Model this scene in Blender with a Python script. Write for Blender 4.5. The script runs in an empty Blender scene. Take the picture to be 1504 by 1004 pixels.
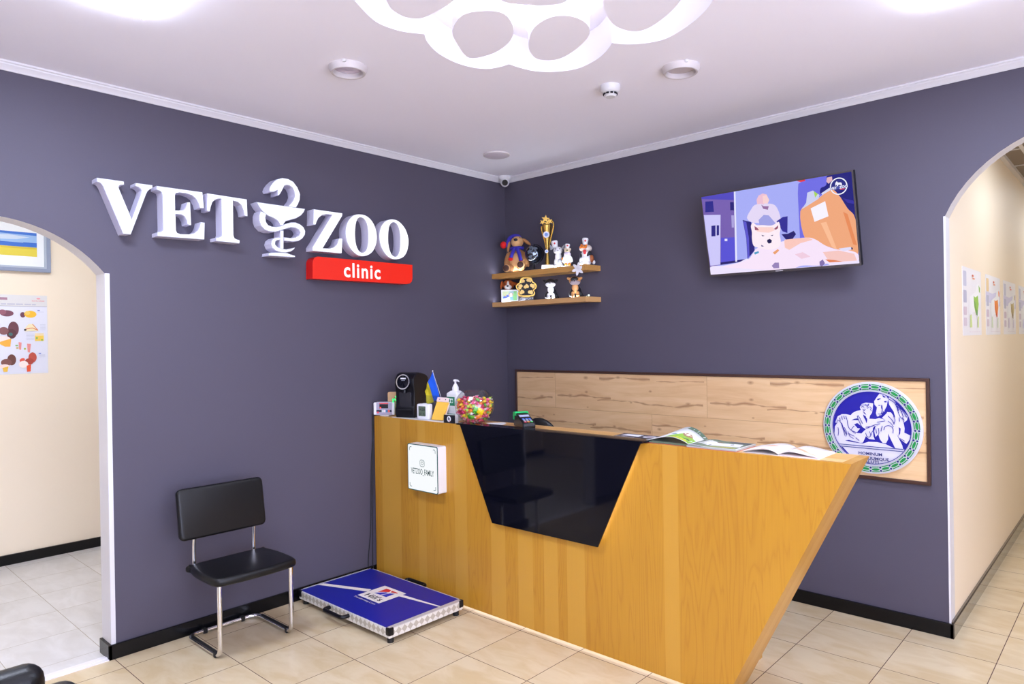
import bpy, bmesh, math, random
from mathutils import Vector, Matrix
from mathutils.geometry import tessellate_polygon
R = math.radians
PI = math.pi
random.seed(7)
D={'V': [(-3.0683, 2.4464), (-2.9446, 2.447), (-2.9434, 2.4304), (-2.9596, 2.4268), (-2.9673, 2.4218), (-2.9695, 2.4138), (-2.9669, 2.4028), (-2.9231, 2.2924), (-2.9112, 2.2554), (-2.8641, 2.393), (-2.8594, 2.4131), (-2.8643, 2.4221), (-2.8751, 2.4294), (-2.8901, 2.4317), (-2.8884, 2.4482), (-2.8062, 2.4493), (-2.8065, 2.4327), (-2.8196, 2.4249), (-2.8309, 2.4134), (-2.8385, 2.3967), (-2.916, 2.1787), (-2.9513, 2.1782), (-3.0405, 2.4068), (-3.048, 2.4187), (-3.057, 2.4248), (-3.0687, 2.4267)], 'E': [(-2.7852, 2.449), (-2.5442, 2.4506), (-2.5372, 2.3628), (-2.5597, 2.3611), (-2.5665, 2.3857), (-2.5807, 2.4114), (-2.6013, 2.4254), (-2.6343, 2.432), (-2.6669, 2.4305), (-2.6872, 2.4243), (-2.6922, 2.4103), (-2.6919, 2.3315), (-2.6685, 2.3337), (-2.6481, 2.3392), (-2.6356, 2.3534), (-2.6281, 2.3837), (-2.6124, 2.3859), (-2.6083, 2.26), (-2.6289, 2.2619), (-2.6318, 2.2846), (-2.6426, 2.3043), (-2.6608, 2.3134), (-2.6911, 2.3117), (-2.6897, 2.2239), (-2.6847, 2.2112), (-2.6666, 2.2064), (-2.6216, 2.2093), (-2.5924, 2.2195), (-2.5732, 2.2363), (-2.5623, 2.2587), (-2.5568, 2.2836), (-2.5343, 2.2832), (-2.5381, 2.1887), (-2.7858, 2.1832), (-2.7854, 2.2036), (-2.7679, 2.2074), (-2.7572, 2.2168), (-2.7559, 2.2292), (-2.7568, 2.4051), (-2.7605, 2.4189), (-2.7701, 2.4256), (-2.7875, 2.4292)], 'T': [(-2.5173, 2.449), (-2.2871, 2.4467), (-2.2842, 2.3485), (-2.3038, 2.3497), (-2.3088, 2.3804), (-2.3212, 2.4099), (-2.3417, 2.4249), (-2.3704, 2.4276), (-2.3711, 2.2313), (-2.366, 2.2142), (-2.3547, 2.2086), (-2.335, 2.2048), (-2.3354, 2.1861), (-2.4725, 2.1873), (-2.4722, 2.2059), (-2.4555, 2.2089), (-2.4412, 2.2177), (-2.4384, 2.2288), (-2.4375, 2.4293), (-2.4561, 2.4267), (-2.4759, 2.4174), (-2.4892, 2.4026), (-2.4983, 2.3777), (-2.5044, 2.349), (-2.5216, 2.3498)], 'Z': [(-1.8485, 2.4463), (-1.6374, 2.447), (-1.6398, 2.4284), (-1.788, 2.2061), (-1.7397, 2.2086), (-1.7069, 2.2188), (-1.6835, 2.238), (-1.6661, 2.2796), (-1.6407, 2.282), (-1.648, 2.1839), (-1.861, 2.1831), (-1.8618, 2.2052), (-1.7146, 2.4278), (-1.7549, 2.4257), (-1.7904, 2.4157), (-1.8162, 2.3931), (-1.8292, 2.3693), (-1.8359, 2.3502), (-1.8535, 2.3482)], 'O1o': [(-1.5022, 2.4568), (-1.4635, 2.4557), (-1.4281, 2.4422), (-1.3963, 2.4132), (-1.3753, 2.3737), (-1.3653, 2.3269), (-1.3698, 2.2815), (-1.3852, 2.2442), (-1.4076, 2.2125), (-1.444, 2.1887), (-1.4832, 2.1785), (-1.5217, 2.1825), (-1.5628, 2.2054), (-1.5929, 2.2404), (-1.611, 2.282), (-1.6163, 2.3247), (-1.6108, 2.3628), (-1.5952, 2.3991), (-1.5686, 2.4312), (-1.5372, 2.4496)], 'O1i': [(-1.4977, 2.4368), (-1.4711, 2.4312), (-1.4503, 2.407), (-1.4403, 2.3697), (-1.4377, 2.3226), (-1.4401, 2.2749), (-1.4502, 2.2326), (-1.4684, 2.2104), (-1.4898, 2.2027), (-1.5107, 2.2098), (-1.5297, 2.2374), (-1.5393, 2.2744), (-1.5419, 2.3179), (-1.5389, 2.3648), (-1.5312, 2.4007), (-1.5189, 2.4255)], 'O2o': [(-1.2281, 2.4551), (-1.1898, 2.4522), (-1.1514, 2.4319), (-1.1206, 2.4012), (-1.1016, 2.3658), (-1.0921, 2.3261), (-1.0954, 2.2821), (-1.1099, 2.2371), (-1.1366, 2.2039), (-1.1721, 2.1857), (-1.2148, 2.1781), (-1.2528, 2.1826), (-1.2901, 2.2028), (-1.3192, 2.2349), (-1.3385, 2.2724), (-1.3457, 2.3138), (-1.3426, 2.3562), (-1.327, 2.397), (-1.3004, 2.4284), (-1.2662, 2.4476)], 'O2i': [(-1.2209, 2.4351), (-1.1942, 2.4259), (-1.177, 2.3982), (-1.1685, 2.359), (-1.1671, 2.3127), (-1.1705, 2.263), (-1.1806, 2.2251), (-1.1989, 2.2021), (-1.2182, 2.1975), (-1.2409, 2.2079), (-1.257, 2.2341), (-1.2683, 2.2727), (-1.2712, 2.315), (-1.2679, 2.364), (-1.2596, 2.4014), (-1.244, 2.4245)], 'clinic': [(-1.8272, 2.1498), (-1.0623, 2.15), (-1.0636, 2.0526), (-1.0713, 2.0303), (-1.0891, 2.0168), (-1.117, 2.0111), (-1.8643, 2.0087), (-1.8624, 2.1084), (-1.859, 2.1241), (-1.8481, 2.1399)], 'clinictext': [(-1.6342, 2.0328), (-1.3433, 2.0373), (-1.5504, 2.1366), (-1.6071, 2.0355)], 'bowl': [(-2.2279, 2.4399), (-1.9079, 2.4404), (-1.9182, 2.4185), (-1.9383, 2.3954), (-1.9712, 2.3738), (-2.0099, 2.3593), (-2.0418, 2.3481), (-2.0547, 2.3322), (-2.0599, 2.3201), (-2.0787, 2.318), (-2.0858, 2.3344), (-2.098, 2.3473), (-2.1224, 2.3587), (-2.1587, 2.3685), (-2.1884, 2.3874), (-2.2118, 2.4124)], 'stem': [(-2.0792, 2.2881), (-2.0567, 2.2905), (-2.0588, 2.1775), (-2.0825, 2.1771)], 'foot': [(-2.1567, 2.1464), (-2.1139, 2.1533), (-2.0391, 2.1561), (-2.017, 2.1497), (-1.9819, 2.1432), (-1.9821, 2.1333), (-2.1601, 2.1291)], 's1': [(-2.1498, 2.5225), (-2.1422, 2.5435), (-2.1246, 2.5689), (-2.0996, 2.5928), (-2.0621, 2.6075), (-2.0243, 2.6078), (-1.9895, 2.5959), (-1.9611, 2.5653), (-1.9436, 2.5268), (-1.9463, 2.4912), (-1.9598, 2.4601), (-1.9731, 2.4396), (-2.0275, 2.4383), (-2.008, 2.4595), (-1.9916, 2.482), (-1.9802, 2.5099), (-1.9842, 2.5385), (-1.9966, 2.5599), (-2.0156, 2.5686), (-2.0346, 2.5686), (-2.0504, 2.5604), (-2.057, 2.545), (-2.0764, 2.5105), (-2.0859, 2.4977), (-2.0965, 2.4962), (-2.0947, 2.5279), (-2.1195, 2.5139), (-2.1428, 2.5105)], 's2': [(-2.2033, 2.3894), (-2.2139, 2.3646), (-2.2145, 2.3309), (-2.2049, 2.304), (-2.1814, 2.2812), (-2.1483, 2.2734), (-2.1116, 2.2756), (-2.0805, 2.2863), (-2.0427, 2.3018), (-2.0108, 2.3128), (-1.9787, 2.3146), (-1.9563, 2.3053), (-1.9468, 2.2887), (-1.9569, 2.27), (-1.9798, 2.2561), (-2.012, 2.2488), (-2.0562, 2.2485), (-2.0566, 2.2272), (-1.9996, 2.2279), (-1.9608, 2.2345), (-1.9345, 2.2517), (-1.9156, 2.2772), (-1.9125, 2.3011), (-1.9233, 2.3235), (-1.9459, 2.3387), (-1.9781, 2.3479), (-2.0102, 2.3442), (-2.0421, 2.3325), (-2.0738, 2.3157), (-2.1049, 2.3065), (-2.1356, 2.3049), (-2.1598, 2.3118), (-2.1715, 2.3274), (-2.1759, 2.3523), (-2.1695, 2.3756)], 's3': [(-2.0813, 2.2461), (-2.1184, 2.2395), (-2.1371, 2.2235), (-2.1436, 2.2002), (-2.1349, 2.1783), (-2.1137, 2.163), (-2.0829, 2.1559), (-2.0454, 2.1567), (-2.0135, 2.1657), (-1.9941, 2.179), (-1.9842, 2.1932), (-2.0132, 2.1831), (-2.045, 2.1763), (-2.0763, 2.1777), (-2.101, 2.1852), (-2.1161, 2.1999), (-2.1139, 2.2172), (-2.1002, 2.227), (-2.0816, 2.23)], 'tv': [((118, 95, 176), [(0.0032, 0.5127), (0.2313, 0.512), (0.1968, 0.0791), (0.0844, 0.0723), (0.0152, 0.0647), (-0.0006, 0.0132)]), ((80, 72, 190), [(0.0032, 0.5127), (0.2313, 0.512), (0.2257, 0.4576), (0.0095, 0.4958)]), ((45, 42, 140), [(0.0321, 0.4766), (0.0849, 0.472), (0.083, 0.4059), (0.0229, 0.4108)]), ((40, 35, 120), [(0.1982, 0.4493), (0.2228, 0.4457), (0.218, 0.397), (0.1933, 0.4003)]), ((172, 162, 222), [(0.1961, 0.3688), (0.2141, 0.3665), (0.2048, 0.2928), (0.19, 0.2946)]), ((205, 200, 250), [(0.0099, 0.3953), (0.1253, 0.3813), (0.0825, 0.0737), (0.0125, 0.0715), (0.0096, 0.1831)]), ((45, 40, 130), [(0.0538, 0.3217), (0.0822, 0.3215), (0.0732, 0.2541), (0.0448, 0.2559)]), ((45, 40, 130), [(0.0906, 0.3205), (0.1065, 0.3185), (0.0984, 0.2577), (0.0821, 0.2576)]), ((88, 82, 212), [(0.1088, 0.2406), (0.2047, 0.2333), (0.1921, 0.0795), (0.0874, 0.0785)]), ((225, 220, 250), [(0.1335, 0.2315), (0.152, 0.2295), (0.1502, 0.2151), (0.1316, 0.2171)]), ((40, 35, 110), [(0.0863, 0.0864), (0.1984, 0.0917), (0.2763, 0.0944), (0.2752, 0.0851), (0.1966, 0.0772), (0.0843, 0.071)]), ((228, 228, 255), [(0.2313, 0.512), (0.2424, 0.5103), (0.1993, 0.0821), (0.1871, 0.0831)]), ((112, 110, 228), [(0.6168, 0.4354), (0.6257, 0.4905), (0.6725, 0.5139), (0.7956, 0.5143), (0.775, 0.4233), (0.6227, 0.3364), (0.635, 0.172), (0.6033, 0.1786)]), ((32, 32, 125), [(0.7956, 0.5143), (0.9239, 0.5069), (0.9165, 0.2512), (0.8781, 0.3108), (0.8384, 0.3953), (0.7872, 0.4245), (0.7438, 0.4159), (0.7467, 0.4462), (0.7784, 0.4595)]), ((55, 50, 160), [(0.8601, 0.3739), (0.9109, 0.3543), (0.9179, 0.3353), (0.8812, 0.3466)]), ((225, 180, 190), [(0.785, 0.4979), (0.8122, 0.4994), (0.8132, 0.478), (0.7909, 0.4635), (0.7801, 0.4775)]), ((230, 50, 60), [(0.6178, 0.5075), (0.6657, 0.5089), (0.6661, 0.4995), (0.6392, 0.4977)]), ((240, 168, 125), [(0.6214, 0.3365), (0.703, 0.3786), (0.7997, 0.4286), (0.8384, 0.3953), (0.8786, 0.3167), (0.9139, 0.2546), (0.9125, 0.0658), (0.8116, 0.097), (0.7172, 0.1379), (0.635, 0.172)]), ((250, 190, 150), [(0.7285, 0.2564), (0.7596, 0.2588), (0.8029, 0.101), (0.7769, 0.1161)]), ((232, 140, 90), [(0.8538, 0.3019), (0.876, 0.2868), (0.9106, 0.112), (0.8909, 0.1202)]), ((248, 243, 255), [(0.6808, 0.3442), (0.7642, 0.3727), (0.7745, 0.2879), (0.6952, 0.2668)]), ((205, 208, 242), [(0.6287, 0.3451), (0.659, 0.3787), (0.6708, 0.4333), (0.7029, 0.4408), (0.7371, 0.4107), (0.729, 0.3903), (0.6767, 0.3667)]), ((170, 215, 90), [(0.7075, 0.4369), (0.7286, 0.4182), (0.7112, 0.3991)]), ((215, 215, 245), [(0.7471, 0.4184), (0.7949, 0.4416), (0.7997, 0.4286), (0.7523, 0.4084)]), ((42, 36, 125), [(0.2674, 0.3317), (0.2908, 0.3226), (0.3192, 0.3129), (0.333, 0.2377), (0.3214, 0.1402), (0.2693, 0.0919), (0.2769, 0.2192)]), ((90, 85, 205), [(0.27, 0.3252), (0.2888, 0.3167), (0.2945, 0.2173), (0.2844, 0.1062), (0.271, 0.0949), (0.2782, 0.219)]), ((228, 216, 246), [(0.2963, 0.3403), (0.3318, 0.3905), (0.3534, 0.4087), (0.3922, 0.4121), (0.4659, 0.3986), (0.4927, 0.3623), (0.5014, 0.302), (0.4653, 0.2827), (0.427, 0.2754), (0.3664, 0.3009), (0.3285, 0.3087)]), ((50, 46, 150), [(0.4763, 0.2975), (0.5155, 0.3166), (0.5456, 0.3178), (0.534, 0.2219), (0.5066, 0.2349)]), ((160, 162, 228), [(0.3685, 0.3189), (0.4034, 0.3446), (0.4341, 0.3375), (0.469, 0.2882), (0.4572, 0.2658), (0.3706, 0.2822)]), ((238, 192, 212), [(0.3699, 0.4123), (0.3698, 0.4394), (0.3852, 0.4611), (0.4114, 0.469), (0.4354, 0.4594), (0.4396, 0.441), (0.4103, 0.4048), (0.3951, 0.4105)]), ((248, 210, 212), [(0.4097, 0.4544), (0.4351, 0.4565), (0.4471, 0.425), (0.4357, 0.4071), (0.4079, 0.4111)]), ((150, 110, 160), [(0.3946, 0.4058), (0.4092, 0.3948), (0.4401, 0.3904), (0.4316, 0.3707), (0.4043, 0.3805)]), ((40, 35, 112), [(0.4982, 0.2194), (0.5383, 0.2182), (0.5727, 0.2305), (0.5837, 0.2098), (0.5613, 0.1851), (0.5214, 0.1854)]), ((238, 228, 255), [(-0.0006, 0.0132), (0.0137, 0.0648), (0.1013, 0.0657), (0.2067, 0.0764), (0.2763, 0.0944), (0.3082, 0.0291), (0.7305, 0.0157), (0.7323, 0.0347), (0.9152, 0.0287), (0.9175, 0.0069), (0.4389, -0.0081)]), ((247, 228, 250), [(0.1003, 0.058), (0.2062, 0.072), (0.2759, 0.0913), (0.3135, 0.1285), (0.3493, 0.156), (0.514, 0.1783), (0.581, 0.1842), (0.6521, 0.183), (0.6948, 0.1656), (0.7412, 0.1291), (0.7999, 0.1013), (0.8589, 0.0912), (0.907, 0.0694), (0.9094, 0.0292), (0.7564, 0.0276), (0.6932, 0.0187), (0.604, 0.0259), (0.5434, 0.0142), (0.4412, 0.012), (0.2688, 0.0321)]), ((250, 200, 190), [(0.5113, 0.1852), (0.5811, 0.1855), (0.6521, 0.183), (0.676, 0.1676), (0.6042, 0.1559), (0.5349, 0.1237), (0.5098, 0.1393)]), ((246, 200, 195), [(0.7253, 0.0926), (0.8113, 0.0939), (0.8922, 0.0677), (0.9036, 0.0297), (0.7568, 0.0314)]), ((225, 130, 90), [(0.7338, 0.0505), (0.7824, 0.0432), (0.8297, 0.0297), (0.7568, 0.0314)]), ((240, 205, 225), [(0.5651, 0.0946), (0.6118, 0.1033), (0.654, 0.0736), (0.6014, 0.0652)]), ((225, 222, 250), [(0.8123, 0.1045), (0.878, 0.1067), (0.8885, 0.0927), (0.8349, 0.0886)]), ((30, 26, 80), [(0.879, 0.1053), (0.888, 0.1008), (0.886, 0.0911), (0.8802, 0.0917)]), ((235, 160, 110), [(0.4343, 0.1172), (0.4676, 0.1353), (0.4746, 0.1255), (0.4454, 0.104)]), ((252, 236, 246), [(0.3184, 0.2517), (0.3163, 0.2888), (0.3317, 0.3083), (0.3522, 0.2905), (0.3902, 0.2859), (0.4397, 0.2769), (0.4718, 0.2849), (0.491, 0.2915), (0.4962, 0.2551), (0.4881, 0.2203), (0.489, 0.1723), (0.4686, 0.1442), (0.4112, 0.1365), (0.3492, 0.1548), (0.3186, 0.1714), (0.314, 0.2152)]), ((252, 212, 208), [(0.3572, 0.2777), (0.4511, 0.2665), (0.4614, 0.2473), (0.4226, 0.2367), (0.3727, 0.2454), (0.348, 0.2544)]), ((150, 80, 110), [(0.3388, 0.286), (0.3537, 0.2751), (0.3646, 0.2586), (0.3391, 0.2615)]), ((150, 80, 110), [(0.4573, 0.255), (0.4841, 0.2733), (0.4823, 0.2568), (0.4678, 0.2489)]), ((90, 80, 120), [(0.3759, 0.2292), (0.3956, 0.2222), (0.3824, 0.2187)]), ((90, 80, 120), [(0.432, 0.2193), (0.4511, 0.222), (0.4421, 0.2146)]), ((30, 26, 80), [(0.4085, 0.1958), (0.4248, 0.2002), (0.4374, 0.1897), (0.4314, 0.1752), (0.4153, 0.1726), (0.4071, 0.1838)]), ((90, 80, 140), [(0.3672, 0.1702), (0.3852, 0.1598), (0.3691, 0.159)]), ((130, 112, 172), [(0.7016, 0.0405), (0.7214, 0.0516), (0.7317, 0.0284), (0.7113, 0.0109), (0.701, 0.0213)]), ((150, 130, 185), [(0.4192, 0.0391), (0.4402, 0.0569), (0.465, 0.0549), (0.4633, 0.0221), (0.4301, 0.0229)]), ((80, 160, 200), [(0.3167, 0.1282), (0.3468, 0.1347), (0.3488, 0.124), (0.3217, 0.1153)])], 'tvlogo': [(0.8426, 0.4418), (0.8015, 0.4484), (0.8842, 0.4351), (0.8464, 0.4845), (0.8388, 0.3995)], 'em': {'man': [(-0.761, -0.184), (-0.751, -0.025), (-0.713, 0.04), (-0.742, 0.07), (-0.688, 0.207), (-0.598, 0.26), (-0.509, 0.265), (-0.414, 0.248), (-0.377, 0.297), (-0.289, 0.351), (-0.203, 0.369), (-0.223, 0.437), (-0.187, 0.505), (-0.101, 0.543), (0.047, 0.532), (0.036, 0.412), (0.02, 0.32), (-0.02, 0.264), (-0.035, 0.194), (0.091, 0.195), (0.161, 0.222), (0.298, 0.186), (0.256, 0.122), (0.061, 0.033), (0.032, -0.015), (0.044, -0.182), (0.071, -0.256), (-0.041, -0.25), (-0.111, -0.195), (-0.17, -0.338), (-0.314, -0.366), (-0.562, -0.372), (-0.71, -0.306), (-0.747, -0.246)], 'horse': [(0.069, 0.582), (0.126, 0.676), (0.183, 0.761), (0.237, 0.741), (0.306, 0.714), (0.346, 0.64), (0.367, 0.686), (0.427, 0.659), (0.507, 0.573), (0.599, 0.473), (0.716, 0.294), (0.702, 0.212), (0.635, 0.148), (0.653, 0.031), (0.645, -0.059), (0.76, -0.109), (0.742, -0.199), (0.682, -0.293), (0.563, -0.199), (0.498, -0.1), (0.563, -0.244), (0.602, -0.33), (0.614, -0.4), (0.467, -0.402), (0.401, -0.258), (0.335, -0.098), (0.334, -0.219), (0.291, -0.313), (0.223, -0.311), (0.169, -0.232), (0.142, -0.128), (0.086, -0.194), (0.06, -0.074), (0.089, 0.035), (0.229, 0.121), (0.298, 0.186), (0.216, 0.226), (0.314, 0.337), (0.343, 0.444), (0.26, 0.364), (0.19, 0.269), (0.12, 0.25), (0.1, 0.325), (0.123, 0.448), (0.075, 0.506)], 'ground': [(-0.732, -0.291), (-0.562, -0.308), (-0.429, -0.305), (-0.17, -0.36), (-0.056, -0.311), (0.112, -0.304), (0.277, -0.331), (0.44, -0.406), (0.621, -0.401), (0.653, -0.431), (-0.623, -0.471), (-0.659, -0.414)], 'seg': [(-0.674, -0.416), (0.647, -0.426), (0.613, -0.473), (0.545, -0.557), (0.45, -0.642), (0.327, -0.715), (0.161, -0.775), (0.022, -0.79), (-0.148, -0.766), (-0.319, -0.706), (-0.463, -0.612), (-0.593, -0.468)], 'blue': [[(-0.161, 0.279), (-0.105, 0.244), (-0.075, 0.161), (-0.093, 0.091), (-0.113, 0.159), (-0.145, 0.218)], [(-0.344, 0.05), (-0.279, 0.086), (-0.194, 0.015), (-0.109, -0.041), (-0.196, -0.14), (-0.296, -0.132), (-0.223, -0.034), (-0.28, -0.026)], [(0.343, 0.64), (0.364, 0.521), (0.398, 0.462), (0.45, 0.375), (0.482, 0.243), (0.449, 0.278), (0.396, 0.357), (0.314, 0.36), (0.267, 0.387), (0.316, 0.488), (0.331, 0.579)], [(0.263, 0.588), (0.318, 0.601), (0.31, 0.563), (0.269, 0.567)], [(0.467, 0.601), (0.534, 0.559), (0.651, 0.402), (0.716, 0.294), (0.664, 0.358), (0.572, 0.442)], [(0.125, 0.63), (0.195, 0.656), (0.201, 0.634), (0.139, 0.603)], [(0.151, 0.502), (0.193, 0.504), (0.193, 0.489), (0.151, 0.487)], [(-0.394, 0.14), (-0.335, 0.175), (-0.277, 0.186), (-0.242, 0.15), (-0.307, 0.146)], [(-0.54, -0.325), (-0.459, -0.304), (-0.314, -0.331), (-0.185, -0.356), (-0.357, -0.347)], [(0.54, 0.052), (0.58, 0.025), (0.568, -0.08), (0.531, -0.145), (0.55, -0.036)], [(0.162, 0.283), (0.231, 0.287), (0.217, 0.247), (0.175, 0.253)], [(0.237, 0.726), (0.298, 0.68), (0.267, 0.664), (0.24, 0.693)], [(-0.16, 0.356), (-0.112, 0.312), (-0.087, 0.275), (-0.135, 0.303)], [(-0.105, 0.221), (-0.074, 0.192), (-0.086, 0.099), (-0.106, 0.144)], [(0.48, 0.556), (0.533, 0.499), (0.585, 0.413), (0.546, 0.455)], [(0.206, 0.498), (0.234, 0.484), (0.226, 0.408), (0.208, 0.437)]], 'str': [[(-0.276, 0.241), (-0.249, 0.15), (-0.18, 0.0), (-0.109, -0.041)], [(-0.482, 0.134), (-0.469, 0.01), (-0.412, -0.079), (-0.282, -0.131)], [(-0.674, 0.122), (-0.615, 0.063), (-0.559, -0.121), (-0.545, -0.214)], [(-0.601, 0.064), (-0.572, -0.028), (-0.515, -0.181)], [(-0.11, -0.118), (-0.083, -0.192), (-0.026, -0.203), (0.032, -0.061)], [(0.144, 0.008), (0.157, -0.097), (0.128, -0.175)], [(0.254, -0.029), (0.283, 0.049), (0.365, 0.07), (0.432, 0.015), (0.431, -0.09)], [(0.519, 0.469), (0.544, 0.351), (0.583, 0.264), (0.649, 0.209)], [(0.359, 0.641), (0.467, 0.571), (0.512, 0.468)], [(0.341, 0.279), (0.421, 0.194), (0.46, 0.106)], [(-0.108, 0.005), (0.005, 0.029), (0.076, 0.064)], [(-0.201, 0.477), (-0.158, 0.494), (-0.087, 0.482)], [(-0.031, 0.501), (-0.074, 0.452)], [(-0.312, -0.242), (-0.241, -0.298)], [(-0.456, -0.16), (-0.341, -0.213)], [(0.221, 0.513), (0.233, 0.393), (0.204, 0.316)], [(0.118, 0.128), (0.284, 0.17)], [(0.564, -0.184), (0.656, -0.236)], [(-0.188, 0.431), (-0.159, 0.463), (-0.131, 0.434)], [(-0.101, 0.512), (-0.073, 0.486), (-0.03, 0.524)], [(-0.16, 0.402), (-0.132, 0.37), (-0.103, 0.405)], [(-0.017, 0.463), (0.013, 0.427), (-0.001, 0.395), (0.017, 0.366)], [(-0.074, 0.422), (-0.031, 0.439)], [(-0.262, 0.257), (-0.22, 0.198), (-0.164, 0.078)], [(-0.095, -0.024), (0.062, 0.06), (0.187, 0.103)], [(-0.337, 0.02), (-0.397, -0.078), (-0.311, -0.149)], [(-0.47, -0.115), (-0.428, -0.22), (-0.356, -0.261)], [(-0.543, -0.026), (-0.497, -0.148), (-0.516, -0.228)], [(-0.643, 0.187), (-0.627, 0.109)], [(-0.598, 0.221), (-0.582, 0.136)], [(-0.554, 0.231), (-0.531, 0.155)], [(-0.51, 0.226), (-0.487, 0.147)], [(-0.689, 0.137), (-0.705, 0.041)], [(0.149, 0.312), (0.218, 0.313), (0.263, 0.38)], [(0.4, 0.673), (0.48, 0.601), (0.532, 0.469), (0.547, 0.396)], [(0.519, 0.499), (0.598, 0.399), (0.636, 0.267)], [(0.572, 0.427), (0.651, 0.357), (0.7, 0.271)], [(0.616, 0.266), (0.649, 0.209), (0.635, 0.163)], [(0.449, 0.285), (0.478, 0.197), (0.449, 0.106)], [(0.228, 0.06), (0.199, -0.063)], [(0.339, 0.173), (0.406, 0.118), (0.446, 0.046)], [(-0.025, -0.08), (0.002, -0.17)], [(0.102, -0.01), (0.115, -0.115)], [(0.556, 0.262), (0.568, 0.174)], [(-0.676, -0.036), (-0.663, -0.129), (-0.679, -0.225)]], 'lines': [[(-0.649, -0.407), (0.634, -0.412)], [(-0.63, -0.452), (0.62, -0.458)]]}}
EXPO = 0.0
SC = bpy.context.scene
COL = SC.collection

# ------------------------------------------------------------------ materials
def lin(c):
    out = []
    for v in c[:3]:
        v = v / 255.0
        out.append(v / 12.92 if v <= 0.04045 else ((v + 0.055) / 1.055) ** 2.4)
    return (out[0], out[1], out[2], 1.0)

MATS = {}
def mat(name, rgb, rough=0.5, metal=0.0, spec=0.5, emit=0.0, ergb=None, coat=0.0, trans=0.0, ior=1.45, alpha=1.0, bump=None, var=None):
    if name in MATS:
        return MATS[name]
    m = bpy.data.materials.new(name)
    m.use_nodes = True
    nt = m.node_tree
    b = nt.nodes['Principled BSDF']
    b.inputs['Base Color'].default_value = lin(rgb)
    b.inputs['Roughness'].default_value = rough
    b.inputs['Metallic'].default_value = metal
    b.inputs['Specular IOR Level'].default_value = spec
    b.inputs['Coat Weight'].default_value = coat
    b.inputs['Coat Roughness'].default_value = 0.05
    b.inputs['Transmission Weight'].default_value = trans
    b.inputs['IOR'].default_value = ior
    b.inputs['Alpha'].default_value = alpha
    if emit > 0:
        b.inputs['Emission Color'].default_value = lin(ergb or rgb)
        b.inputs['Emission Strength'].default_value = emit
    tc = None
    if bump or var:
        tc = nt.nodes.new('ShaderNodeTexCoord')
    if bump:
        n = nt.nodes.new('ShaderNodeTexNoise'); n.inputs['Scale'].default_value = bump[0]; n.inputs['Detail'].default_value = 4
        nt.links.new(tc.outputs['Object'], n.inputs['Vector'])
        bp = nt.nodes.new('ShaderNodeBump'); bp.inputs['Strength'].default_value = bump[1]; bp.inputs['Distance'].default_value = 0.003
        nt.links.new(n.outputs['Fac'], bp.inputs['Height']); nt.links.new(bp.outputs['Normal'], b.inputs['Normal'])
    if var:
        n2 = nt.nodes.new('ShaderNodeTexNoise'); n2.inputs['Scale'].default_value = var[0]; n2.inputs['Detail'].default_value = 5
        nt.links.new(tc.outputs['Object'], n2.inputs['Vector'])
        rp = nt.nodes.new('ShaderNodeValToRGB')
        rp.color_ramp.elements[0].position = 0.35; rp.color_ramp.elements[1].position = 0.65
        rp.color_ramp.elements[0].color = lin(rgb); rp.color_ramp.elements[1].color = lin(var[1])
        nt.links.new(n2.outputs['Fac'], rp.inputs['Fac']); nt.links.new(rp.outputs['Color'], b.inputs['Base Color'])
    MATS[name] = m
    return m

def nodes_of(m):
    nt = m.node_tree
    return nt, nt.nodes['Principled BSDF']

def mth(nt, op, a, b=None, c=None):
    n = nt.nodes.new('ShaderNodeMath'); n.operation = op
    for i, v in enumerate((a, b, c)):
        if v is None: continue
        if isinstance(v, (int, float)): n.inputs[i].default_value = v
        else: nt.links.new(v, n.inputs[i])
    return n.outputs[0]

def mixc(nt, fac, a, b, mode='MIX'):
    n = nt.nodes.new('ShaderNodeMix'); n.data_type = 'RGBA'; n.blend_type = mode
    if isinstance(fac, (int, float)): n.inputs[0].default_value = fac
    else: nt.links.new(fac, n.inputs[0])
    for i, v in ((6, a), (7, b)):
        if isinstance(v, tuple): n.inputs[i].default_value = v
        else: nt.links.new(v, n.inputs[i])
    return n.outputs[2]

def ramp(nt, fac, stops):
    n = nt.nodes.new('ShaderNodeValToRGB')
    e = n.color_ramp.elements
    while len(e) < len(stops): e.new(0.5)
    for i, (p, c) in enumerate(stops):
        e[i].position = p; e[i].color = c
    nt.links.new(fac, n.inputs['Fac'])
    return n.outputs['Color']

def noise(nt, vec, scale, detail=4, rough=0.5, dist=0.0):
    n = nt.nodes.new('ShaderNodeTexNoise'); n.inputs['Scale'].default_value = scale
    n.inputs['Detail'].default_value = detail; n.inputs['Roughness'].default_value = rough; n.inputs['Distortion'].default_value = dist
    if vec is not None: nt.links.new(vec, n.inputs['Vector'])
    return n.outputs['Fac']

def geo_pos(nt):
    g = nt.nodes.new('ShaderNodeNewGeometry')
    return g.outputs['Position']

def inset(pts, d):
    """outline moved inwards by d"""
    n = len(pts); out = []
    area = sum(pts[i - 1][0] * pts[i][1] - pts[i][0] * pts[i - 1][1] for i in range(n))
    sg = 1 if area > 0 else -1
    for i in range(n):
        a, b, c = Vector(pts[i - 1]), Vector(pts[i]), Vector(pts[(i + 1) % n])
        d1 = (b - a).normalized(); d2 = (c - b).normalized()
        n1 = Vector((-d1.y, d1.x)) * sg; n2 = Vector((-d2.y, d2.x)) * sg
        m = n1 + n2
        k = 1 + n1.dot(n2)
        m = m / max(k, .5)
        q = b + m * d; out.append((q.x, q.y))
    return out

def xyz(nt, vec):
    s = nt.nodes.new('ShaderNodeSeparateXYZ'); nt.links.new(vec, s.inputs[0]); return s.outputs

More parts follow.
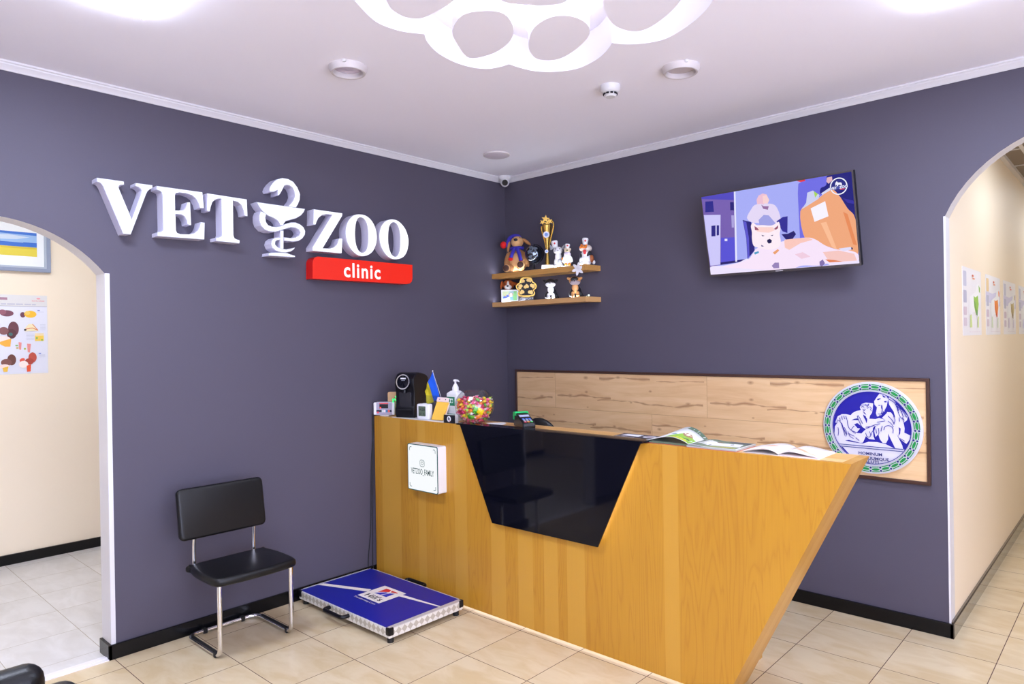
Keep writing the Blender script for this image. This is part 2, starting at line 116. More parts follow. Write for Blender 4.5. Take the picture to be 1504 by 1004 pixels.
def comb(nt, x, y, z):
    c = nt.nodes.new('ShaderNodeCombineXYZ')
    for i, v in enumerate((x, y, z)):
        if isinstance(v, (int, float)): c.inputs[i].default_value = v
        else: nt.links.new(v, c.inputs[i])
    return c.outputs[0]

def tile_floor(name, c1, c2, grout, ox, oy, tx, ty, w=0.0022, rough=0.28):
    m = mat(name, c1, rough)
    nt, b = nodes_of(m)
    p = geo_pos(nt); s = xyz(nt, p)
    fx = mth(nt, 'DIVIDE', mth(nt, 'SUBTRACT', s[0], ox), tx)
    fy = mth(nt, 'DIVIDE', mth(nt, 'SUBTRACT', s[1], oy), ty)
    def dist(f, t):
        fr = mth(nt, 'FRACT', f)
        return mth(nt, 'MULTIPLY', mth(nt, 'MINIMUM', fr, mth(nt, 'SUBTRACT', 1.0, fr)), t)
    d = mth(nt, 'MINIMUM', dist(fx, tx), dist(fy, ty))
    g = mth(nt, 'LESS_THAN', d, w)
    ix = mth(nt, 'FLOOR', fx); iy = mth(nt, 'FLOOR', fy)
    wn = nt.nodes.new('ShaderNodeTexWhiteNoise'); nt.links.new(comb(nt, ix, iy, 0.0), wn.inputs['Vector'])
    off = nt.nodes.new('ShaderNodeVectorMath'); off.operation = 'MULTIPLY_ADD'
    nt.links.new(wn.outputs['Color'], off.inputs[0]); off.inputs[1].default_value = (9, 9, 9); nt.links.new(p, off.inputs[2])
    mp = nt.nodes.new('ShaderNodeMapping'); mp.inputs['Scale'].default_value = (2.2, 5.0, 1); nt.links.new(off.outputs[0], mp.inputs['Vector'])
    n1 = noise(nt, mp.outputs[0], 2.0, 6, 0.55, 0.6)
    colr = ramp(nt, n1, [(0.36, lin(c2)), (0.62, lin(c1))])
    tv = mth(nt, 'MULTIPLY_ADD', wn.outputs['Value'], 0.08, 0.95)
    mul = mixc(nt, 1.0, colr, comb(nt, tv, tv, tv), 'MULTIPLY')
    nt.links.new(mixc(nt, g, mul, lin(grout)), b.inputs['Base Color'])
    nt.links.new(mth(nt, 'MULTIPLY_ADD', g, 0.5, rough), b.inputs['Roughness'])
    bp = nt.nodes.new('ShaderNodeBump'); bp.inputs['Strength'].default_value = 0.4; bp.inputs['Distance'].default_value = 0.002
    nt.links.new(mth(nt, 'SUBTRACT', 1.0, g), bp.inputs['Height']); nt.links.new(bp.outputs['Normal'], b.inputs['Normal'])
    return m

def wood(name, light, dark, axis='z', across='x', pw=0.085, rough=0.38, grain=1.0, spread=0.35, coat=0.15):
    """strip wood with the grain along one axis: strips of differing tone and cathedral figure"""
    m = mat(name, light, rough, coat=coat)
    nt, b = nodes_of(m)
    p = geo_pos(nt); s = xyz(nt, p)
    idx = {'x': 0, 'y': 1, 'z': 2}
    a = s[idx[across]]; l = s[idx[axis]]
    third = s[3 - idx[across] - idx[axis]]
    wob = noise(nt, comb(nt, mth(nt, 'MULTIPLY', a, 7.0), 0.0, 3.3), 1.0, 2)
    ua = mth(nt, 'ADD', mth(nt, 'DIVIDE', a, pw), mth(nt, 'MULTIPLY', wob, 2.2))
    ib = mth(nt, 'FLOOR', ua)
    wn = nt.nodes.new('ShaderNodeTexWhiteNoise'); wn.noise_dimensions = '1D'; nt.links.new(ib, wn.inputs['W'])
    r = wn.outputs['Value']
    # figure: thin rings of a stretched, shifted field; some strips are paler and plain
    v = comb(nt, mth(nt, 'MULTIPLY', a, 11.0), mth(nt, 'MULTIPLY', third, 11.0), mth(nt, 'ADD', mth(nt, 'MULTIPLY', l, 0.85), mth(nt, 'MULTIPLY', r, 37.0)))
    f = noise(nt, v, 1.0, 2, 0.45, 0.35)
    rings = mth(nt, 'FRACT', mth(nt, 'MULTIPLY', f, 12.0))
    rr = mth(nt, 'POWER', mth(nt, 'MULTIPLY', mth(nt, 'ABSOLUTE', mth(nt, 'SUBTRACT', rings, 0.5)), 2.0), 3.0)
    fine = noise(nt, comb(nt, mth(nt, 'MULTIPLY', a, 260.0), mth(nt, 'MULTIPLY', third, 260.0), mth(nt, 'MULTIPLY', l, 5.0)), 1.0, 3)
    pale = mth(nt, 'GREATER_THAN', r, 0.66)
    fac = mth(nt, 'ADD', mth(nt, 'MULTIPLY', mth(nt, 'MULTIPLY', rr, 0.42 * grain), mth(nt, 'MULTIPLY_ADD', pale, -0.8, 1.0)), mth(nt, 'MULTIPLY', fine, 0.55 * grain))
    fac = mth(nt, 'ADD', fac, mth(nt, 'MULTIPLY', mth(nt, 'SUBTRACT', 0.66, r), spread))
    pl = tuple(min(1.0, light_ * k_) for light_, k_ in zip(lin(light)[:3], (1.05, 1.12, 1.75))) + (1.0,)
    c = ramp(nt, fac, [(0.05, lin(light)), (0.95, lin(dark))])
    c = mixc(nt, mth(nt, 'MULTIPLY', pale, 0.62), c, pl)
    nt.links.new(c, b.inputs['Base Color'])
    return m

def board_wall(name):
    """pale knotty board: rows of planks lying along x, with the butt joints of the panel"""
    m = mat(name, (214, 178, 134), 0.45)
    nt, b = nodes_of(m)
    p = geo_pos(nt); s = xyz(nt, p); x, z = s[0], s[2]
    top = mth(nt, 'GREATER_THAN', z, 1.070)
    row = mth(nt, 'MULTIPLY', top, 11.0)
    # butt joints
    j = None
    for xx in (0.518, 1.797, 3.076):
        d = mth(nt, 'LESS_THAN', mth(nt, 'ABSOLUTE', mth(nt, 'SUBTRACT', x, xx)), 0.0016)
        d = mth(nt, 'MULTIPLY', d, top); j = d if j is None else mth(nt, 'MAXIMUM', j, d)
    for xx in (0.101, 1.380, 2.659):
        d = mth(nt, 'LESS_THAN', mth(nt, 'ABSOLUTE', mth(nt, 'SUBTRACT', x, xx)), 0.0016)
        d = mth(nt, 'MULTIPLY', d, mth(nt, 'SUBTRACT', 1.0, top)); j = mth(nt, 'MAXIMUM', j, d)
    j = mth(nt, 'MAXIMUM', j, mth(nt, 'LESS_THAN', mth(nt, 'ABSOLUTE', mth(nt, 'SUBTRACT', z, 1.070)), 0.0016))
    # the print repeats every plank length
    px = mth(nt, 'MODULO', mth(nt, 'ADD', mth(nt, 'SUBTRACT', x, mth(nt, 'MULTIPLY_ADD', top, 0.417, 0.101)), 5.116), 1.279)
    v = comb(nt, mth(nt, 'MULTIPLY', px, 1.3), row, mth(nt, 'MULTIPLY', z, 10.0))
    f = noise(nt, v, 1.4, 4, 0.55, 0.8)
    fine = noise(nt, comb(nt, mth(nt, 'MULTIPLY', px, 5.0), row, mth(nt, 'MULTIPLY', z, 260.0)), 1.0, 3)
    base = ramp(nt, mth(nt, 'ADD', mth(nt, 'MULTIPLY', f, 0.8), mth(nt, 'MULTIPLY', fine, 0.2)), [(0.3, lin((201, 161, 117))), (0.5, lin((214, 178, 134))), (0.72, lin((224, 192, 150)))])
    # dark heart streaks
    st = None
    for (zz, amp, x0, x1, w, isT) in ((1.168, 0.020, 0.02, 0.52, 0.007, 1), (1.145, 0.018, 0.4, 1.25, 0.006, 1), (1.312, 0.014, 0.42, 0.85, 0.007, 1), (1.30, 0.01, 0.9, 1.26, 0.004, 1),
                               (0.985, 0.02, 0.0, 0.3, 0.006, 0), (0.962, 0.02, 0.25, 0.8, 0.006, 0), (0.945, 0.014, 0.75, 1.27, 0.008, 0)):
        wv = noise(nt, comb(nt, mth(nt, 'MULTIPLY', px, 3.2), zz * 31.0, 0.0), 1.0, 2)
        dz = mth(nt, 'ABSOLUTE', mth(nt, 'SUBTRACT', mth(nt, 'ADD', z, mth(nt, 'MULTIPLY', mth(nt, 'SUBTRACT', wv, 0.5), amp * 4)), zz))
        wn = noise(nt, comb(nt, mth(nt, 'MULTIPLY', px, 9.0), zz * 17.0, 0.0), 1.0, 2)
        ww = mth(nt, 'MULTIPLY', mth(nt, 'MAXIMUM', mth(nt, 'SUBTRACT', wn, 0.3), 0.02), w * 6.5)
        k = mth(nt, 'MAXIMUM', mth(nt, 'SUBTRACT', 1.0, mth(nt, 'DIVIDE', dz, ww)), 0.0)
        k = mth(nt, 'MULTIPLY', k, mth(nt, 'GREATER_THAN', px, x0)); k = mth(nt, 'MULTIPLY', k, mth(nt, 'LESS_THAN', px, x1))
        k = mth(nt, 'MULTIPLY', k, top if isT else mth(nt, 'SUBTRACT', 1.0, top))
        st = k if st is None else mth(nt, 'MAXIMUM', st, k)
    for (kx, kz, kr, isT) in ((0.296, 1.311, 0.016, 1), (0.585, 1.32, 0.013, 1), (0.30, 1.204, 0.012, 1), (0.147, 1.170, 0.018, 1), (0.693, 1.143, 0.008, 1), (1.142, 1.153, 0.016, 1), (0.852, 1.229, 0.010, 1), (0.31, 1.09, 0.007, 1),
                              (0.777, 0.957, 0.011, 0), (0.965, 0.962, 0.012, 0), (0.058, 0.97, 0.013, 0), (0.40, 1.015, 0.007, 0), (0.29, 0.999, 0.009, 0)):
        dx = mth(nt, 'MULTIPLY', mth(nt, 'SUBTRACT', px, kx), 0.6); dz = mth(nt, 'SUBTRACT', z, kz)
        d = mth(nt, 'SQRT', mth(nt, 'ADD', mth(nt, 'MULTIPLY', dx, dx), mth(nt, 'MULTIPLY', dz, dz)))
        k = mth(nt, 'MAXIMUM', mth(nt, 'SUBTRACT', 1.0, mth(nt, 'DIVIDE', d, kr)), 0.0)
        k = mth(nt, 'MULTIPLY', k, top if isT else mth(nt, 'SUBTRACT', 1.0, top))
        st = mth(nt, 'MAXIMUM', st, k)
    c = mixc(nt, mth(nt, 'MULTIPLY', st, 0.75), base, lin((132, 86, 54)))
    c = mixc(nt, mth(nt, 'MULTIPLY', j, 0.5), c, lin((130, 95, 50)))
    nt.links.new(c, b.inputs['Base Color'])
    return m

# ------------------------------------------------------------------ mesh builder
class MB:
    def __init__(self):
        self.v = []; self.f = []; self.mi = []; self.mats = []
    def slot(self, m):
        if m not in self.mats: self.mats.append(m)
        return self.mats.index(m)
    def add(self, verts, faces, m=None, M=None):
        k = self.slot(m) if m else 0
        n = len(self.v)
        for q in verts:
            q = Vector(q)
            self.v.append(tuple(M @ q) if M else tuple(q))
        for f in faces:
            self.f.append(tuple(n + i for i in f)); self.mi.append(k)
        return self
    def bm(self, bm, m=None, M=None):
        bm.verts.index_update()
        self.add([v.co.copy() for v in bm.verts], [[v.index for v in f.verts] for f in bm.faces], m, M)
        bm.free(); return self
    def box(self, x0, x1, y0, y1, z0, z1, m=None, bev=0.0, seg=2, M=None):
        bm = bmesh.new()
        bmesh.ops.create_cube(bm, size=1)
        for v in bm.verts:
            v.co = Vector((x0 + (v.co.x + .5) * (x1 - x0), y0 + (v.co.y + .5) * (y1 - y0), z0 + (v.co.z + .5) * (z1 - z0)))
        if bev > 0:
            bmesh.ops.bevel(bm, geom=list(bm.edges), offset=bev, segments=seg, affect='EDGES', profile=0.5)
        return self.bm(bm, m, M)
    def lathe(self, prof, m=None, seg=32, M=None, cap=True):
        vs = []; fs = []
        for r, z in prof:
            for i in range(seg):
                a = 2 * PI * i / seg; vs.append((r * math.cos(a), r * math.sin(a), z))
        for k in range(len(prof) - 1):
            for i in range(seg):
                j = (i + 1) % seg
                fs.append((k * seg + i, k * seg + j, (k + 1) * seg + j, (k + 1) * seg + i))
        if cap:
            fs.append(tuple(range(seg - 1, -1, -1))); fs.append(tuple((len(prof) - 1) * seg + i for i in range(seg)))
        return self.add(vs, fs, m, M)
    def cyl(self, a, b, r, m=None, seg=20, r2=None):
        a = Vector(a); b = Vector(b); d = b - a
        M = Matrix.Translation(a) @ d.to_track_quat('Z', 'Y').to_matrix().to_4x4()
        return self.lathe([(r, 0), (r if r2 is None else r2, d.length)], m, seg, M)
    def ell(self, c, r, m=None, M=None, seg=20, rings=12, rot=None):
        bm = bmesh.new(); bmesh.ops.create_uvsphere(bm, u_segments=seg, v_segments=rings, radius=1)
        T = Matrix.Translation(Vector(c)) @ (rot.to_4x4() if rot else Matrix.Identity(4)) @ Matrix.Diagonal((r[0], r[1], r[2], 1))
        return self.bm(bm, m, (M @ T) if M else T)
    def tube(self, pts, r, m=None, seg=14, fillet=0.0, fs=6, closed=False):
        P = [Vector(p) for p in pts]
        if fillet > 0:
            Q = [] if closed else [P[0]]
            n = len(P)
            rng = range(n) if closed else range(1, n - 1)
            for i in rng:
                a, b, c = P[i - 1], P[i], P[(i + 1) % n]
                d1 = (a - b).normalized(); d2 = (c - b).normalized()
                t = min(fillet, (a - b).length * .49, (c - b).length * .49)
                p0 = b + d1 * t; p2 = b + d2 * t
                for k in range(fs + 1):
                    u = k / fs
                    Q.append(p0 * (1 - u) ** 2 + b * 2 * u * (1 - u) + p2 * u * u)
            if not closed: Q.append(P[-1])
            P = Q
        n = len(P); vs = []; fsx = []
        prev = None
        for i in range(n):
            if closed: t = (P[(i + 1) % n] - P[i - 1])
            else: t = P[min(i + 1, n - 1)] - P[max(i - 1, 0)]
            t.normalize()
            if prev is None:
                up = Vector((0, 0, 1)) if abs(t.z) < .9 else Vector((1, 0, 0))
                nx = t.cross(up).normalized()
            else:
                nx = (prev - t * prev.dot(t)).normalized()
            prev = nx; ny = t.cross(nx)
            rr = r[i] if isinstance(r, (list, tuple)) else r
            for k in range(seg):
                a = 2 * PI * k / seg
                vs.append(P[i] + nx * math.cos(a) * rr + ny * math.sin(a) * rr)
        last = n if closed else n - 1
        for i in range(last):
            i2 = (i + 1) % n
            for k in range(seg):
                k2 = (k + 1) % seg
                fsx.append((i * seg + k, i * seg + k2, i2 * seg + k2, i2 * seg + k))
        if not closed:
            fsx.append(tuple(range(seg - 1, -1, -1))); fsx.append(tuple((n - 1) * seg + k for k in range(seg)))
        return self.add(vs, fsx, m)
    def prism(self, outer, fn, d0, d1, m=None, hole=None, mside=None, mback=None):
        """outline(s) in 2D, fn(u, v, d) -> point; d0 back, d1 front"""
        loops = [outer] + ([hole] if hole else [])
        flat = [p for l in loops for p in l]
        tris = tessellate_polygon([[Vector((p[0], p[1], 0)) for p in l] for l in loops])
        n = len(flat)
        self.add([fn(p[0], p[1], d1) for p in flat], [tuple(t) for t in tris], m)
        self.add([fn(p[0], p[1], d0) for p in flat], [tuple(reversed(t)) for t in tris], mback or mside or m)
        for l in loops:
            k = len(l)
            self.add([fn(p[0], p[1], d0) for p in l] + [fn(p[0], p[1], d1) for p in l],
                     [(i, (i + 1) % k, k + (i + 1) % k, k + i) for i in range(k)], mside or m)
        return self
    def build(self, name, mats=None, parent=None, smooth=35, fixn=True, weld=True):
        me = bpy.data.meshes.new(name)
        me.from_pydata(self.v, [], self.f)
        ms = self.mats if self.mats else ([mats] if not isinstance(mats, (list, tuple)) else list(mats))
        for m in ms: me.materials.append(m)
        for p, k in zip(me.polygons, self.mi): p.material_index = k
        if fixn or weld:
            bm = bmesh.new(); bm.from_mesh(me)
            if weld: bmesh.ops.remove_doubles(bm, verts=bm.verts, dist=1e-6)
            if fixn: bmesh.ops.recalc_face_normals(bm, faces=bm.faces)
            bm.to_mesh(me); bm.free()
        if smooth:
            me.polygons.foreach_set('use_smooth', [True] * len(me.polygons))
            me.set_sharp_from_angle(angle=R(smooth))
        me.update()
        o = bpy.data.objects.new(name, me); COL.objects.link(o)
        if parent: o.parent = parent
        return o

def smooth_blob(o, voxel=0.004, it=3):
    md = o.modifiers.new('Remesh', 'REMESH'); md.mode = 'VOXEL'; md.voxel_size = voxel; md.use_smooth_shade = True
    sm = o.modifiers.new('Smooth', 'SMOOTH'); sm.factor = 0.5; sm.iterations = it
    return o

def tag(o, label=None, cat=None, group=None, kind=None):
    if label: o['label'] = label
    if cat: o['category'] = cat
    if group: o['group'] = group
    if kind: o['kind'] = kind
    return o

def thing(name, label, cat, loc=(0, 0, 0), rotz=0.0, group=None):
    o = bpy.data.objects.new(name, None); COL.objects.link(o)
    o.empty_display_size = 0.05
    o.location = loc; o.rotation_euler = (0, 0, rotz)
    return tag(o, label, cat, group)

def struct(o):
    o['kind'] = 'structure'; return o

def text_geo(s, size, bold=0.0, shear=0.0, spacing=1.0):
    cu = bpy.data.curves.new('t', 'FONT'); cu.body = s; cu.size = size; cu.offset = bold; cu.shear = shear; cu.space_character = spacing
    cu.resolution_u = 4
    o = bpy.data.objects.new('t', cu); COL.objects.link(o)
    dg = bpy.context.evaluated_depsgraph_get(); dg.update()
    me = bpy.data.meshes.new_from_object(o.evaluated_get(dg))
    vs = [(v.co.x, v.co.y) for v in me.vertices]; fs = [tuple(p.vertices) for p in me.polygons]
    COL.objects.unlink(o); bpy.data.objects.remove(o); bpy.data.curves.remove(cu); bpy.data.meshes.remove(me)
    return vs, fs

class Art:
    """flat print: layers of coloured shapes a fraction of a millimetre apart, fn(u, v, d) -> point"""
    def __init__(self, fn, emit=0.0, step=0.0002, rough=0.5):
        self.fn = fn; self.mb = MB(); self.d = 0.0; self.emit = emit; self.step = step; self.rough = rough
    def m(self, c):
        if not isinstance(c, tuple): return c
        nm = 'print_%d_%d_%d' % c[:3] + ('_lit%g' % self.emit if self.emit else '')
        if nm in MATS: return MATS[nm]
        if self.emit: return mat(nm, tuple(v * 0.0 for v in c), 0.25, emit=self.emit, ergb=c)
        return mat(nm, c, self.rough)
    def poly(self, pts, c):
        self.d += self.step
        tr = tessellate_polygon([[Vector((p[0], p[1], 0)) for p in pts]])
        self.mb.add([self.fn(p[0], p[1], self.d) for p in pts], [tuple(t) for t in tr], self.m(c)); return self
    def ell(self, cx, cy, rx, ry, c, rot=0.0, n=24):
        ca, sa = math.cos(rot), math.sin(rot)
        return self.poly([(cx + rx * math.cos(2 * PI * i / n) * ca - ry * math.sin(2 * PI * i / n) * sa, cy + rx * math.cos(2 * PI * i / n) * sa + ry * math.sin(2 * PI * i / n) * ca) for i in range(n)], c)
    def rect(self, u0, v0, u1, v1, c):
        return self.poly([(u0, v0), (u1, v0), (u1, v1), (u0, v1)], c)
    def rrect(self, u0, v0, u1, v1, r, c):
        p = []
        for cx, cy, a in ((u1 - r, v0 + r, -90), (u1 - r, v1 - r, 0), (u0 + r, v1 - r, 90), (u0 + r, v0 + r, 180)):
            for k in range(5): p.append((cx + r * math.cos(R(a + 22.5 * k)), cy + r * math.sin(R(a + 22.5 * k))))
        return self.poly(p, c)
    def stroke(self, pts, w, c, closed=False):
        self.d += self.step
        n = len(pts); vs = []
        for i in range(n):
            a = Vector(pts[i - 1] if (closed or i > 0) else pts[i]); b = Vector(pts[(i + 1) % n] if (closed or i < n - 1) else pts[i])
            t = (b - a); t = t.normalized() if t.length > 0 else Vector((1, 0)); nn = Vector((-t.y, t.x)) * w / 2
            q = Vector(pts[i]); vs += [q + nn, q - nn]
        fs = [(2 * i, 2 * i + 1, (2 * i + 3) % (2 * n), (2 * i + 2) % (2 * n)) for i in range(n if closed else n - 1)]
        self.mb.add([self.fn(v.x, v.y, self.d) for v in vs], fs, self.m(c)); return self
    def ring(self, cx, cy, r, w, c, n=40):
        return self.stroke([(cx + r * math.cos(2 * PI * i / n), cy + r * math.sin(2 * PI * i / n)) for i in range(n)], w, c, True)
    def text(self, s, x, y, size, c, bold=0.0, align='l', width=None, shear=0.0, hscale=1.0, spacing=1.0):
        self.d += self.step
        vs, fs = text_geo(s, size, bold, shear, spacing)
        x0 = min(v[0] for v in vs); x1 = max(v[0] for v in vs)
        k = hscale if width is None else width / (x1 - x0)
        off = {'l': 0, 'c': (x1 - x0) * k / 2, 'r': (x1 - x0) * k}[align]
        self.mb.add([self.fn(x + (v[0] - x0) * k - off, y + v[1], self.d) for v in vs], fs, self.m(c)); return self
    def build(self, name, parent=None):
        return self.mb.build(name, None, parent, smooth=0, fixn=False, weld=False)

def rrect_pts(u0, v0, u1, v1, r, n=5):
    p = []
    for cx, cy, a in ((u1 - r, v0 + r, -90), (u1 - r, v1 - r, 0), (u0 + r, v1 - r, 90), (u0 + r, v0 + r, 180)):
        for k in range(n + 1): p.append((cx + r * math.cos(R(a + 90 * k / n)), cy + r * math.sin(R(a + 90 * k / n))))
    return p

def arc_pts(c, ztop, rad, half, n=24):
    """arch from c+half to c-half (2D), circle of radius rad touching ztop"""
    out = []
    a0 = math.asin(half / rad)
    for k in range(n + 1):
        a = a0 - 2 * a0 * k / n
        out.append((c + rad * math.sin(a), ztop - rad + rad * math.cos(a)))
    return out
# parents that are given world coordinates: the mesh is moved into the parent's frame
def wroot(o):
    while o.parent: o = o.parent
    return Matrix.Translation(o.location) @ o.rotation_euler.to_matrix().to_4x4()
def W(mb, name, parent, **k):
    o = mb.build(name, None, parent, **k)
    o.data.transform(wroot(parent).inverted()); return o

# ------------------------------------------------------------------ materials of the place
M_wall = mat('grey_wall_paint', (78, 74, 88), 0.62, spec=0.35, bump=(160, 0.12))
M_ceil = mat('white_ceiling_paint', (246, 244, 255), 0.8)
M_trimw = mat('white_trim', (212, 210, 214), 0.45)
M_ring = mat('ring_white', (206, 200, 202), 0.45)
M_beige = mat('beige_wall_paint', (242, 228, 208), 0.6)
M_black = mat('black_skirting', (11, 11, 14), 0.22, spec=.35)
M_floor = tile_floor('beige_floor_tile', (208, 190, 158), (196, 173, 134), (92, 66, 60), -0.25025, -3.40722, 0.403135, 0.40182, 0.0019, 0.3)
M_floor2 = tile_floor('grey_floor_tile', (214, 212, 212), (202, 199, 197), (165, 155, 140), -0.17, -3.008, 0.405, 0.397, 0.0016, 0.3)
M_wood = wood('counter_wood', (190, 139, 44), (152, 95, 25), 'z', 'x', 0.095, 0.36, 0.55, 0.18)
M_woodtop = wood('counter_top_wood', (225, 176, 104), (190, 132, 62), 'x', 'y', 0.08, 0.3, 0.8, 0.2)
M_woodend = wood('counter_end_wood', (188, 138, 54), (158, 103, 33), 'z', 'y', 0.09, 0.36, 0.5, 0.12)
M_shelf = wood('shelf_wood', (198, 150, 84), (160, 110, 52), 'x', 'z', 0.2, 0.4, 0.7, 0.15)
M_boards = board_wall('knotty_board')
M_frameb = mat('dark_brown_frame', (66, 42, 34), 0.4)
M_glassb = mat('black_glass', (9, 10, 20), 0.05, spec=0.32)
M_leather = mat('black_leather', (13, 13, 15), 0.36, spec=.4, bump=(220, 0.15))
M_chrome = mat('chrome', (225, 225, 228), 0.08, 1.0)
M_alu = mat('aluminium', (200, 198, 196), 0.32, 1.0)
M_rubber = mat('black_rubber', (20, 20, 22), 0.55)
M_plasb = mat('black_plastic', (13, 13, 19), 0.3, spec=.35)
M_white = mat('white_plastic', (220, 220, 223), 0.35)
M_paper = mat('white_paper', (222, 221, 223), 0.7)
M_glass = bpy.data.materials.new('clear_glass'); M_glass.use_nodes = True
nt = M_glass.node_tree; nt.nodes.clear()
go_ = nt.nodes.new('ShaderNodeOutputMaterial'); gx = nt.nodes.new('ShaderNodeMixShader'); gt = nt.nodes.new('ShaderNodeBsdfTransparent'); gg = nt.nodes.new('ShaderNodeBsdfGlossy'); lw_ = nt.nodes.new('ShaderNodeLayerWeight')
gt.inputs['Color'].default_value = (.955, .965, .965, 1); gg.inputs['Roughness'].default_value = 0.02; lw_.inputs['Blend'].default_value = 0.5
nt.links.new(mth(nt, 'MULTIPLY_ADD', mth(nt, 'POWER', lw_.outputs['Facing'], 4.0), 0.5, 0.03), gx.inputs[0]); nt.links.new(gt.outputs[0], gx.inputs[1]); nt.links.new(gg.outputs[0], gx.inputs[2]); nt.links.new(gx.outputs[0], go_.inputs['Surface'])
M_panel = mat('ceiling_panel_light', (255, 255, 255), 0.5, emit=52.0, ergb=(224, 234, 255))
M_panel2 = mat('added_ceiling_panel_light', (255, 255, 255), 0.5, emit=14.0, ergb=(222, 234, 255))  # for the unseen extra panels over the waiting room
M_ledp = mat('cove_led_light', (255, 255, 255), 0.5, emit=4.2, ergb=(246, 250, 255))
M_led = mat('led_strip_light', (255, 255, 255), 0.5, emit=55.0, ergb=(232, 242, 255))
M_ledw = mat('warm_led_strip_light', (255, 240, 215), 0.5, emit=20.0, ergb=(248, 244, 236))
M_ledf = mat('floor_led_strip_light', (255, 250, 240), 0.5, emit=7.0, ergb=(255, 250, 240))
M_gold = mat('gold', (214, 178, 92), 0.22, 1.0)
M_letter = mat('lit_letter_face', (60, 60, 64), 0.4, emit=1.15, ergb=(250, 251, 255))
M_rim = mat('letter_rim', (176, 180, 200), 0.4)
M_lside = mat('letter_side', (208, 205, 226), 0.45)

ZC = 2.945
# ------------------------------------------------------------------ the setting
struct(MB().box(0.0, 6.2, -7.0, 0.0, -0.12, 0, M_floor).box(3.156, 4.75, 0.0, 8.0, -0.12, 0, M_floor).build('floor', smooth=0))
struct(MB().box(-2.45, -0.04, -6.0, 0.3, -0.12, 0.0, M_floor2).build('floor_side_room', smooth=0))
M_thr = mat('white_threshold', (226, 222, 228), 0.4)
struct(MB().box(-0.055, 0.012, -4.03, -3.03, -0.02, 0.005, M_thr).box(-0.030, -0.014, -4.03, -3.03, 0.005, 0.008, M_thr).build('trim_threshold', smooth=0))

# grey wall with the round-topped opening to the side room
op = [(-3.016 - 0.0, 0.0)]
arch = arc_pts(-3.516, 2.221, 0.633, 0.5)      # from -3.016 to -4.016
lw = [(0.0, 0.0), (0.0, 3.1), (-7.0, 3.1), (-7.0, 0.0), (-4.016, 0.0)] + arch[::-1] + [(-3.016, 0.0)]
fL = lambda u, v, d: (d, u, v)
struct(MB().prism(lw, fL, -0.132, 0.0, M_wall, mside=M_trimw, mback=M_beige).build('wall_left', smooth=0))
struct(MB().box(0.0, 0.004, -3.016, -2.996, 0.07, 1.978, M_trimw).box(-0.132, 0.002, -3.0175, -3.012, 0.0, 1.978, M_trimw).build('trim_1', smooth=0))
# grey back wall with the round-topped opening to the corridor
archr = arc_pts(3.756, 2.615, 0.65, 0.6)
bw = [(-0.132, 0.0), (-0.132, 3.1), (6.2, 3.1), (6.2, 0.0), (4.356, 0.0)] + archr + [(3.156, 0.0)]
fB = lambda u, v, d: (u, d, v)
struct(MB().prism(bw, fB, 0.105, 0.0, M_wall, mside=M_trimw, mback=M_beige).build('wall_back', smooth=0))
struct(MB().box(3.149, 3.158, -0.004, 0.006, 0.075, 2.215, M_trimw).build('trim_2', smooth=0))
M_pale = mat('pale_wall_paint', (236, 232, 238), 0.6)
struct(MB().prism([(-7.0, 0), (0.0, 0), (0, 3.1), (-7, 3.1)], lambda u, v, d: (d, u, v), 6.2, 6.3, M_pale, hole=[(-6.4, .25), (-1.9, .25), (-1.9, 2.6), (-6.4, 2.6)]).build('wall_right', smooth=0))
win = struct(MB().box(6.26, 6.27, -6.4, -1.9, .25, 2.6, mat('added_daylight_pane', (255, 255, 255), .3, emit=8.6, ergb=(216, 224, 255))).build('added_window', smooth=0))  # unseen glowing window, added to brighten the ceiling and left wall
wf = MB()
for y in (-6.4, -4.9, -3.4, -1.95): wf.box(6.20, 6.259, y, y + .05, .25, 2.6, M_trimw)
for z in (.25, 2.55): wf.box(6.20, 6.258, -6.4, -1.9, z, z + .05, M_trimw)
o = wf.build('added_window_frame', None, win, smooth=0)
struct(MB().box(0, 6.2, -7.1, -7.0, 0, 3.1, MATS['pale_wall_paint']).build('wall_front', smooth=0))
# side room
struct(MB().box(-2.43, -2.31, -6.0, 0.3, 0, 3.0, M_beige).build('wall_side_room', smooth=0))
struct(MB().box(-2.43, -0.132, 0.3, 0.4, 0, 3.0, M_beige).build('wall_side_room_far', smooth=0))
struct(MB().box(-2.43, -0.132, -6.1, -6.0, 0, 3.0, M_beige).build('wall_side_room_near', smooth=0))
struct(MB().box(-2.43, -0.132, -6.0, 0.3, 2.9, 3.0, M_ceil).build('ceiling_side_room', smooth=0))
struct(MB().box(-2.31, -2.295, -6.0, 0.3, 0, 0.075, M_black).build('baseboard_side_room', smooth=0))
# corridor
M_hallw = mat('corridor_wall_paint', (238, 222, 198), 0.5)
struct(MB().box(3.03, 3.156, 0.105, 8.0, 0, 3.0, M_hallw).build('wall_corridor_left', smooth=0))
struct(MB().box(4.75, 4.85, 0.105, 8.0, 0, 3.0, M_hallw).build('wall_corridor_right', smooth=0))
struct(MB().box(3.03, 4.85, 8.0, 8.1, 0, 3.0, M_hallw).build('wall_corridor_end', smooth=0))
M_tilec = mat('corridor_ceiling_tile', (140, 128, 118), 0.8)
cm = MB().box(3.03, 4.85, 0.105, 8.0, 2.895, 2.99, M_tilec)
for k in range(14): cm.box(3.156, 4.75, 0.60 + k * 0.603 - 0.012, 0.60 + k * 0.603 + 0.012, 2.89, 2.896, M_trimw)
for k in range(3): cm.box(3.30 + k * 0.6 - 0.012, 3.30 + k * 0.6 + 0.012, 0.105, 8.0, 2.889, 2.895, M_trimw)
cm.box(3.156, 3.186, 0.105, 8.0, 2.865, 2.895, M_trimw)
struct(cm.build('ceiling_corridor', smooth=0))
